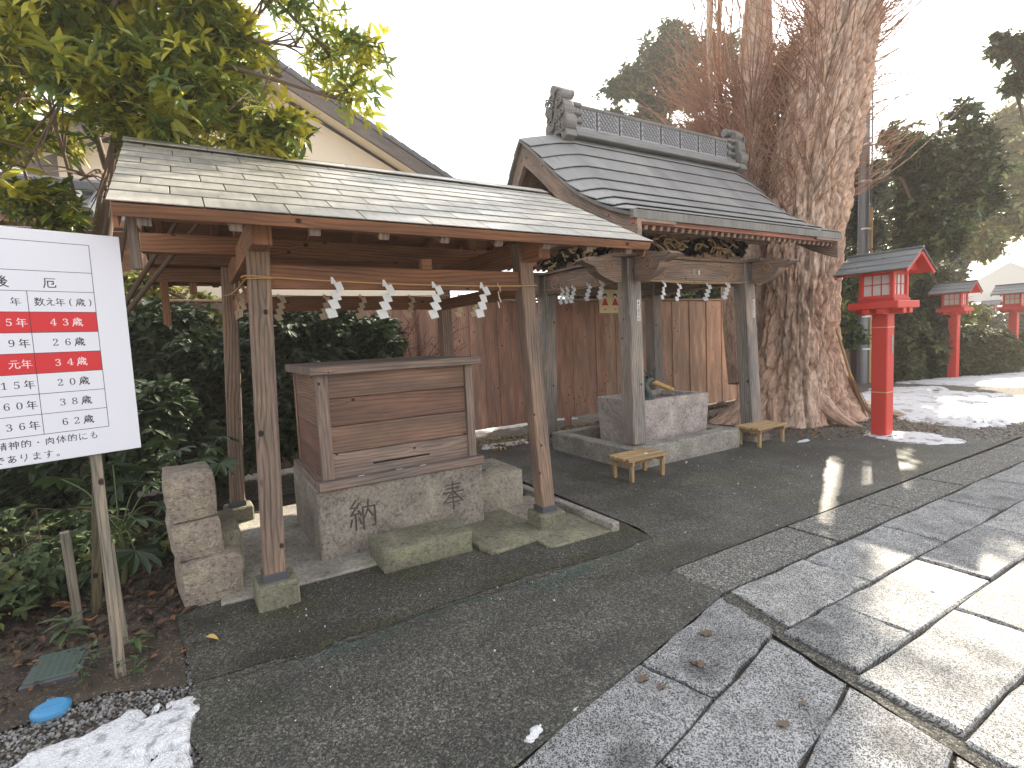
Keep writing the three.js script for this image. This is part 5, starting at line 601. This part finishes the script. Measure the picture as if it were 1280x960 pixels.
mk('far low hedge mass under the white tent', V(40, 0, -12), V(40, 1.2, -12), [[42.40, 1.2, -12.03, 1.3], [38.59, 1.2, -11.98, 1.14], [36, 1.2, -11.6, 1.3], [34, 1.2, -11.2, 1.3]], 2600, 2.4, GR.bush, 1121, { name: 'shrub', cat: 'shrub' });
const shrub = (lab, bl, n, s, cols, seed, o = {}) => { const b = V(bl[0][0], 0, bl[0][2]); return tree('shrub', lab, b, [b.clone().setY(.4), V(bl[0][0], Math.max(.6, bl[0][1]), bl[0][2])], o.rad || [.05, .04, .02], bl, n, s, cols, seed, { cat: 'shrub', geos: SPF, mat: LM.dull, ...o }); };
shrub('dense camellia shrub between the first two red lanterns', [[16.36, 1.20, -7.13, .99], [16.14, .45, -6.83, .65], [17.0, 2.1, -7.6, .9], [15.9, 2.2, -7.9, .8]], 3600, 1.3, GR.bush, 1131);
shrub('leafy shrub crowding round the second red lantern post', [[17.72, 1.37, -6.92, 1.0], [18.15, .66, -6.59, .8], [18.21, 2.54, -7.33, 1.06], [17.51, .1, -6.44, .31], [17.15, .75, -6.45, .45]], 3800, 1.3, GR.bush, 1133);
shrub('pale leafed shrub above the round hedge', [[19.66, 1.68, -7.3, .85], [22.82, 1.6, -7.8, .76], [21, 1.5, -7.6, .8]], 2600, 1.3, GR.yellow, 1135);
shrub('round clipped hedge with sunlit top beside the snow', [[19.2, .62, -6.0, .80], [18.6, .45, -6.1, .62], [19.7, .5, -5.95, .62], [19.2, .15, -5.9, .7]], 6500, .72, GR.bush, 1137, { pow: .14, flat: .85, gap: 0 });
shrub('second clipped hedge behind the round one', [[22.4, .55, -6.2, .8], [23.2, .5, -6.1, .75]], 3600, .8, GR.bush, 1139, { pow: .14, gap: 0 });
shrub('small evergreen shrub growing against the old tree', [[12.91, 2.5, -6.62, .4], [12.23, 1.67, -6.34, .38], [12.92, 1.30, -6.48, .36], [12.6, 2.0, -6.5, .35]], 900, 1.0, GR.deep, 1141);
shrub('dark shrub showing above the fence behind the pavilion', [[6.06, 2.5, -8.3, .5], [7.2, 2.3, -8.4, .5], [5.0, 2.3, -8.4, .5]], 1200, 1.0, GR.deep, 1143);
shrub('leafy shrub peeping over the tan fence boards', [[9.44, 2.3, -8.5, .5], [10.65, 2.4, -8.4, .5], [11.84, 2.5, -8.3, .55], [8.4, 2.2, -8.4, .45]], 1800, 1.0, GR.deep, 1145);
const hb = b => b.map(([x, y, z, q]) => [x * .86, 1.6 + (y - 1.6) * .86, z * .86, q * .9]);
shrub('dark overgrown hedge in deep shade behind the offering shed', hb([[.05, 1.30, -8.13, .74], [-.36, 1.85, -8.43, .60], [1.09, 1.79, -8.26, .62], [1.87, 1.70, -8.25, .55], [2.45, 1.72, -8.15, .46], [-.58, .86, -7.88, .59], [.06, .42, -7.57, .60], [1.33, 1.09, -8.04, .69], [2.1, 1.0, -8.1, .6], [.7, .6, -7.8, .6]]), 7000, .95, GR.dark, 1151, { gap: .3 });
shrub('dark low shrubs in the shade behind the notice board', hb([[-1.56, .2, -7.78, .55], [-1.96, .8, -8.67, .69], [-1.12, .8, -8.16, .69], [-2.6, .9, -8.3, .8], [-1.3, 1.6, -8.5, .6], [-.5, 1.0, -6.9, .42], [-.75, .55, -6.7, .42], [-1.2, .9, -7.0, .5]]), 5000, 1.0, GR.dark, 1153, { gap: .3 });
shrub('sunlit maple-like shrub seen under the shed eave', [[-.42, 2.42, -8.0, .30], [-.15, 2.30, -7.95, .32], [.12, 2.15, -7.8, .28], [.28, 1.9, -7.5, .28], [-.62, 2.45, -8.0, .24]], 800, .75, GR.yellow, 1155, { gap: .5 });
{ // bare red twigs before the fence
  const t = thing('bare_shrub', 'bare reddish twigs spreading before the fence behind the offering box', 'shrub', V(2.3, 0, -7.1)), r = RNG(1161), a = []; for (let i = 0; i < 16; i++) { const s = V(2.2 + r() * .3, .02, -7.1), e = V(rr(1.9, 3.5, r), rr(1.5, 2.15, r), rr(-7.25, -6.95, r)), m = s.clone().lerp(e, .55).add(V(rr(-.2, .2, r), .25, 0)); a.push(limb([s, m, e], [.012, .009, .004], 5, 4)); for (let k = 0; k < 3; k++) { const q = m.clone().lerp(e, r()); a.push(limb([q, q.clone().add(V(rr(-.15, .25, r), .08, 0)), q.clone().add(V(rr(-.3, .45, r), rr(.05, .25, r), rr(-.1, .1, r)))], [.006, .004, .002], 4, 2)); } } P('twigs', merge(a), mat([.15, .055, .045], .85), t); }
// ---------- fatsia with big palmate leaves ----------
function palmLeaf(R, lobes, seed) { const r = RNG(seed), pos = [0, 0, 0], idx = [], A0 = -2.25, A1 = 2.25, n = lobes * 4; for (let i = 0; i <= n; i++) { const a = lerp(A0, A1, i / n), ph = i % 4, len = R * [.52, .84, 1.0, .84][ph] * (1 - .22 * Math.pow(Math.abs(a) / 2.25, 2)) * (i === 0 || i === n ? .5 : 1), q = len / R; pos.push(Math.cos(a) * len, .06 * R * Math.sin(q * 3.1) - .18 * R * q * q + (ph === 2 ? -.03 : .02) * R, Math.sin(a) * len); } for (let i = 1; i <= n; i++) idx.push(0, i + 1, i); const g = new THREE.BufferGeometry(); g.setAttribute('position', new THREE.Float32BufferAttribute(pos, 3)); g.setAttribute('uv', new THREE.Float32BufferAttribute(new Float32Array(pos.length / 3 * 2), 2)); g.setIndex(idx); const q = g.toNonIndexed(); q.computeVertexNormals(); return q; }
function fatsia(label, base, tips, seed, R = .2) { const t = thing('fatsia_plant', label, 'plant', base, null), r = RNG(seed), leafG = [palmLeaf(R, 8, 1), palmLeaf(R * .9, 7, 2), palmLeaf(R * 1.1, 9, 3)], ms = [[.045, .085, .02], [.06, .105, .025], [.035, .065, .02]].map(c => mat(c, .42, { transmission: .25 })); const top = base.clone().add(V(.02, .42, .02)); P('stem', limb([base.clone().setY(-.03), base.clone().add(V(.03, .2, 0)), top], [.02, .017, .014], 7, 3), wood([.22, .26, .10], .7), t);
  tips.forEach(([x, y, z], i) => { const e = V(x, y, z), hd = e.clone().sub(top); P('leaf_stalk', limb([top.clone().lerp(base, r() * .4), top.clone().lerp(e, .55).add(V(0, .06, 0)), e], [.006, .005, .004], 5, 4), mat([.09, .13, .04], .6), t); P('leaf', leafG[i % 3], ms[i % 3], t, e, new THREE.Euler(rr(-.2, .5, r), -Math.atan2(hd.z, hd.x) + rr(-.3, .3, r), rr(-.55, -.1, r), 'YXZ')); }); }
fatsia('fatsia plant with large palmate green leaves behind the sign post', V(-.56, 0, -4.55), [[-.80, .57, -4.65], [-.44, .47, -4.45], [-.55, .84, -4.62], [-.22, .72, -4.62], [-.72, .36, -4.4], [-.45, .28, -4.35], [-.40, .66, -4.75], [-.88, .75, -4.85], [-.62, .20, -4.45], [-.3, .5, -4.6]], 1171, .19);
fatsia('fatsia plant with palmate leaves over the stacked stones', V(-.12, 0, -4.75), [[-.02, .80, -4.62], [.04, .86, -4.75], [-.16, .88, -4.66], [.10, .77, -4.50], [-.06, .72, -4.45], [.12, .92, -4.85], [-.25, .95, -4.8]], 1173, .15);
function lowPlant(label, x, z, n, len, seed) { const t = thing('low_plant', label, 'plant', V(x, 0, z)), r = RNG(seed), G = leafGeo(len, len * .28, .5, .25), ms = [[.05, .09, .025], [.07, .12, .03]].map(c => mat(c, .5, { transmission: .25 })); P('stem', limb([V(x, -.03, z), V(x, .05, z), V(x + .01, .10, z)], [.005, .004, .003], 5, 2), ms[0], t); for (let i = 0; i < n; i++) P('leaf', G, ms[i % 2], t, V(x + rr(-.02, .02, r), rr(.03, .11, r), z + rr(-.02, .02, r)), new THREE.Euler(0, i * 2.4 + r(), rr(.0, .7, r), 'YXZ')); }
shrub('dark ground cover in the shade round the wooden stakes', [[-1.0, .12, -4.7, .35], [-1.35, .15, -4.4, .4], [-1.6, .3, -5.0, .5], [-.9, .2, -5.2, .4], [-.35, .12, -4.95, .25]], 900, .7, GR.deep, 1157, { gap: 0, flat: .7, th: .12, rad: [.008, .006, .004] });
lowPlant('low plant with drooping lance leaves beside the green cover', -.74, -3.82, 10, .12, 1181); lowPlant('small seedling with pointed leaves at the sign post foot', -.40, -3.42, 8, .10, 1183); lowPlant('tiny weed sprouting between the sign post and the gravel', -.38, -3.15, 9, .06, 1185); lowPlant('tiny grass-like weed beside the green cover', -.56, -3.40, 10, .06, 1187); lowPlant('weed tuft between soil and gravel', -.60, -3.24, 8, .045, 1189);
// ---------- old ginkgo ----------
{ const t = thing('ginkgo_tree', 'huge old bare ginkgo with furrowed trunk and dense reddish shoots', 'tree', V(8.9, 0, -5.35)), r = RNG(1201);
  const axis = y => { const k = Math.max(0, y); return V(8.92 + .10 * k * .55 + .035 * Math.max(0, k - 1.5) * Math.max(0, Math.min(k, 6) - 1.5) * .8 + (k > 6 ? (k - 6) * .14 : 0), y, -5.33 + .02 * k); };
  const rad = (y, a) => { const fl = Math.exp(-Math.max(0, y) * 1.25), base = .585 + .10 * sstep(2.5, 5, y) - .035 * Math.max(0, y - 5), lobes = .5 + .5 * Math.cos(a * 5 + .7 + .5 * Math.sin(a * 2)); let q = base + fl * (.28 + .26 * lobes); const dirL = Math.max(0, Math.cos(a - 3.7)); q += .42 * Math.exp(-Math.max(0, y) * 2.6) * Math.pow(dirL, 3);
    const A = a / 6.283185, n1 = 1 - Math.abs(2 * fbm(A * 30, y * 1.5, 1203, 3, 30) - 1), n2 = 1 - Math.abs(2 * fbm(A * 64, y * 4.5, 1205, 3, 64) - 1); return q - .12 * Math.pow(n1, 6) - .045 * Math.pow(n2, 5) + .12 * (fbm(A * 9, y * .8, 1207, 3, 9) - .5) + .05 * (fbm(A * 110, y * 11, 1209, 2, 110) - .5); };
  const ny = 380, na = 300, Y1 = 13, pos = [], uv = [], idx = []; for (let j = 0; j <= ny; j++) { const f = j / ny, y = -.06 + Y1 * Math.pow(f, 1.35), c = axis(y), tp = 1 - sstep(7, 13, y) * .45; for (let i = 0; i <= na; i++) { const a = (i % na) / na * Math.PI * 2, q = rad(y, a) * tp; pos.push(c.x + Math.cos(a) * q, y, c.z + Math.sin(a) * q); uv.push(i / na * 4.8, y); } } for (let j = 0; j < ny; j++) for (let i = 0; i < na; i++) { const a = j * (na + 1) + i, b = a + na + 1; idx.push(a, b, a + 1, a + 1, b, b + 1); }
  const g = new THREE.BufferGeometry(); g.setAttribute('position', new THREE.Float32BufferAttribute(pos, 3)); g.setAttribute('uv', new THREE.Float32BufferAttribute(uv, 2)); g.setIndex(idx); g.computeVertexNormals(); P('trunk', g, M.bark, t);
  // second stem, behind and to the left
  const st = [V(8.8, .6, -6.0), V(8.92, 2.2, -6.25), V(9.10, 4.2, -6.35), V(9.35, 6.2, -6.35), V(9.7, 9, -6.4), V(10.1, 12, -6.4)]; P('stem', limb(st, [.46, .43, .38, .24, .12, .06], 20, 8, true), M.bark, t);
  const mkShoots = (n, src, len, spread, rise, seed) => { const q = RNG(seed), a = []; for (let i = 0; i < n; i++) { const { p, d } = src(q), l = len * rr(.4, 1.15, q), dr = d.clone().add(V(rr(-1, 1, q), rr(-.3, 1, q), rr(-1, 1, q)).multiplyScalar(spread)).normalize(), e = p.clone().addScaledVector(dr, l).add(V(0, rise * l * .5, 0)), m = p.clone().addScaledVector(dr, l * .5).add(V(rr(-.06, .06, q), rise * l * .08, rr(-.06, .06, q))); a.push(limb([p, m, e], [rr(.007, .013, q), rr(.005, .008, q), .0025], 3, 3)); if (q() < .55) { const s = p.clone().lerp(e, rr(.3, .7, q)); a.push(limb([s, s.clone().addScaledVector(dr, l * .2).add(V(rr(-.2, .2, q), rr(0, .25, q), rr(-.2, .2, q)).multiplyScalar(l)), s.clone().addScaledVector(dr, l * .35).add(V(rr(-.2, .2, q), rr(.1, .4, q), rr(-.2, .2, q)).multiplyScalar(l))], [.006, .004, .002], 3, 2)); } } return merge(a); };
  for (const [a, b, q] of [[V(8.8, 3.6, -6.6), V(8.95, 12, -7.1), .055], [V(9.0, 3.2, -6.6), V(9.4, 13, -7.2), .06], [V(8.7, 4.2, -6.5), V(8.5, 11, -6.9), .04]]) P('stem', limb([a, a.clone().lerp(b, .3).add(V(-.08, 0, -.1)), a.clone().lerp(b, .65).add(V(.05, 0, 0)), b], [q, q * .85, q * .6, q * .3], 10, 6, true), M.bark, t);
  P('shoots', mkShoots(170, q => { const y = rr(4.5, 10, q); return { p: V(8.85 + rr(-.3, .4, q), y, -6.9 + rr(-.2, .2, q)), d: V(rr(-.7, .3, q), 1, rr(-.5, .3, q)) }; }, 1.7, .35, .5, 1221), M.twig, t);
  // roots
  const roots = []; for (let i = 0; i < 7; i++) { const a = i / 7 * 6.28 + rr(-.2, .2, r), c = axis(.2), l = rr(.6, 1.1, r), p = k => V(c.x + Math.cos(a + .25 * Math.sin(k * 3)) * k, 0, c.z + Math.sin(a + .25 * Math.sin(k * 3)) * k); roots.push(limb([p(.55).setY(.45), p(.85).setY(.20), p(.7 + l * .45).setY(.05), p(.7 + l * .75).setY(-.06)], [.17, .13, .075, .035], 9, 5, true)); } for (let i = 0; i < 4; i++) roots.push(limb([V(9.45, .5 - .08 * i, -5.0 + .1 * i), V(9.75, .28 - .05 * i, -4.75 + .12 * i), V(9.95, .06, -4.60 + .14 * i), V(10.15, -.06, -4.5 + .15 * i)], [.10, .085, .06, .03], 8, 5, true)); P('roots', merge(roots), M.bark, t);
  // large limbs up in the crown
  const lim = []; for (let i = 0; i < 16; i++) { const y = rr(6.5, 12.5, r), c = axis(y), a = rr(-1.2, 1.9, r), l = rr(1.5, 4, r), p = (k, h) => V(c.x + Math.cos(a) * k, y + h, c.z + Math.sin(a) * k); lim.push(limb([p(.2, 0), p(l * .4, l * .5), p(l * .7, l * 1.1), p(l * .9, l * 1.8)], [.16, .12, .08, .03], 7, 4, true)); } P('limbs', merge(lim), M.bark, t);
  // water shoots
  const cv = new THREE.CatmullRomCurve3(st); const stemSrc = q => { const p = cv.getPoint(rr(.28, .56, q)), a = rr(1.6, 5.2, q); return { p, d: V(Math.cos(a), rr(-.1, .5, q), Math.sin(a) * .8) }; }, trunkSrc = q => { const y = rr(3.6, 7.5, q), a = rr(-1.4, .9, q), c = axis(y); return { p: V(c.x + Math.cos(a) * .6, y, c.z + Math.sin(a) * .6), d: V(Math.cos(a), rr(.0, .6, q), Math.sin(a)) }; }, topSrc = q => { const y = rr(6, 12.5, q), a = rr(-1.5, 2.2, q), c = axis(y); return { p: V(c.x + Math.cos(a) * .5, y, c.z + Math.sin(a) * .5), d: V(Math.cos(a), .6, Math.sin(a)) }; };
  P('shoots', mkShoots(760, stemSrc, 2.0, .45, .30, 1211), M.twig, t); P('shoots', mkShoots(300, trunkSrc, 1.6, .45, .4, 1213), M.twig, t); P('shoots', mkShoots(230, q => { const y = rr(3.4, 7.2, q), a = rr(2.4, 5.2, q), c = axis(y); return { p: V(c.x + Math.cos(a) * .6, y, c.z + Math.sin(a) * .6), d: V(Math.cos(a), rr(.1, .9, q), Math.sin(a)) }; }, 1.3, .5, .5, 1219), M.twig, t); P('shoots', mkShoots(420, topSrc, 2.6, .4, .9, 1215), M.twig, t); P('shoots', mkShoots(60, q => { const p = cv.getPoint(rr(.45, .95, q)); return { p: p.add(V(rr(-.9, .2, q), 0, rr(-.3, .3, q))), d: V(rr(-.15, .1, q), 1, 0) }; }, 3.2, .08, .2, 1217), M.twigPale, t);
}
// ---------- fallen leaves ----------
{ const r = RNG(1301), L = leafGeo(.07, .035, .5, .5), litter = [[.075, .036, .02], [.06, .036, .022], [.12, .08, .038], [.045, .03, .02], [.16, .07, .025], [.05, .03, .018]];
  tag(scatterInst('leaf_litter', L, mat([1, 1, 1], .8), 5200, o => { const x = rr(-2.6, -.12, r), z = rr(-7.2, -3.2, r); o.position.set(x, rr(.0, .022, r), z); o.rotation.set(rr(-.5, .5, r), r() * 6.28, rr(-.4, .4, r)); o.scale.setScalar(rr(.35, 1.25, r) * (z > -3.6 ? .5 : 1)); }, c => { const a = litter[Math.floor(r() * 6)], k = rr(.6, 1.3, r); c.setRGB(a[0] * k, a[1] * k, a[2] * k); }), 'brown fallen leaves covering the soil behind the sign', 'leaf litter');
  tag(scatterInst('leaf_litter', L, mat([1, 1, 1], .8), 1500, o => { const a = r() * 6.28, q = rr(.9, 2.0, r), x = 8.95 + Math.cos(a) * q, z = -5.3 + Math.sin(a) * q; o.position.set(x, .012 + .01 * r(), z); o.rotation.set(rr(-.5, .5, r), r() * 6.28, rr(-.4, .4, r)); o.scale.setScalar(rr(.5, 1.0, r)); }, c => { const k = rr(.5, 1.3, r); c.setRGB(.25 * k, .15 * k, .07 * k); }), 'dry leaf litter round the old tree foot', 'leaf litter');
  tag(scatterInst('leaf_litter', L, mat([1, 1, 1], .8), 900, o => { const x = rr(3.6, 8, r), z = rr(-7.4, -6.6, r); o.position.set(x, .012 + .02 * r(), z); o.rotation.set(rr(-.5, .5, r), r() * 6.28, rr(-.4, .4, r)); o.scale.setScalar(rr(.6, 1.3, r)); }, c => { const k = rr(.6, 1.4, r); c.setRGB(.30 * k, .20 * k, .06 * k); }), 'yellow brown leaves heaped at the fence foot behind the basin', 'leaf litter');
  [[-.07, -3.32, 'pale curled leaf on the mossy apron beside the stacked stones', .9, [.5, .33, .1]], [5.45, -4.02, 'single yellow leaf on the asphalt before the basin kerb', .9, [.6, .48, .2]], [-.66, -3.95, 'large orange fallen leaf among the litter by the stakes', 1.6, [.36, .15, .03]], [-.92, -4.35, 'broad orange leaf lying on dark litter behind the stakes', 1.8, [.38, .16, .03]], [1.9, -1.62, 'dead brown leaf on the granite slab', .8, [.10, .055, .03]], [4.98, -4.3, 'small pale leaf scrap beside the slatted bench', .6, [.6, .55, .45]]].forEach(([x, z, lab, s, c]) => { const m = P('fallen_leaf', leafGeo(.075, .045, .35, .35), mat(c, .8), null, V(x, .03, z), [0, x * 7, 0]); m.scale.setScalar(s); tag(m, lab, 'leaf'); });
}
// ---------- finish ----------
scene.traverse(o => { if (o.isMesh) { o.castShadow = true; o.receiveShadow = true; } });
renderer.render(scene, camera);
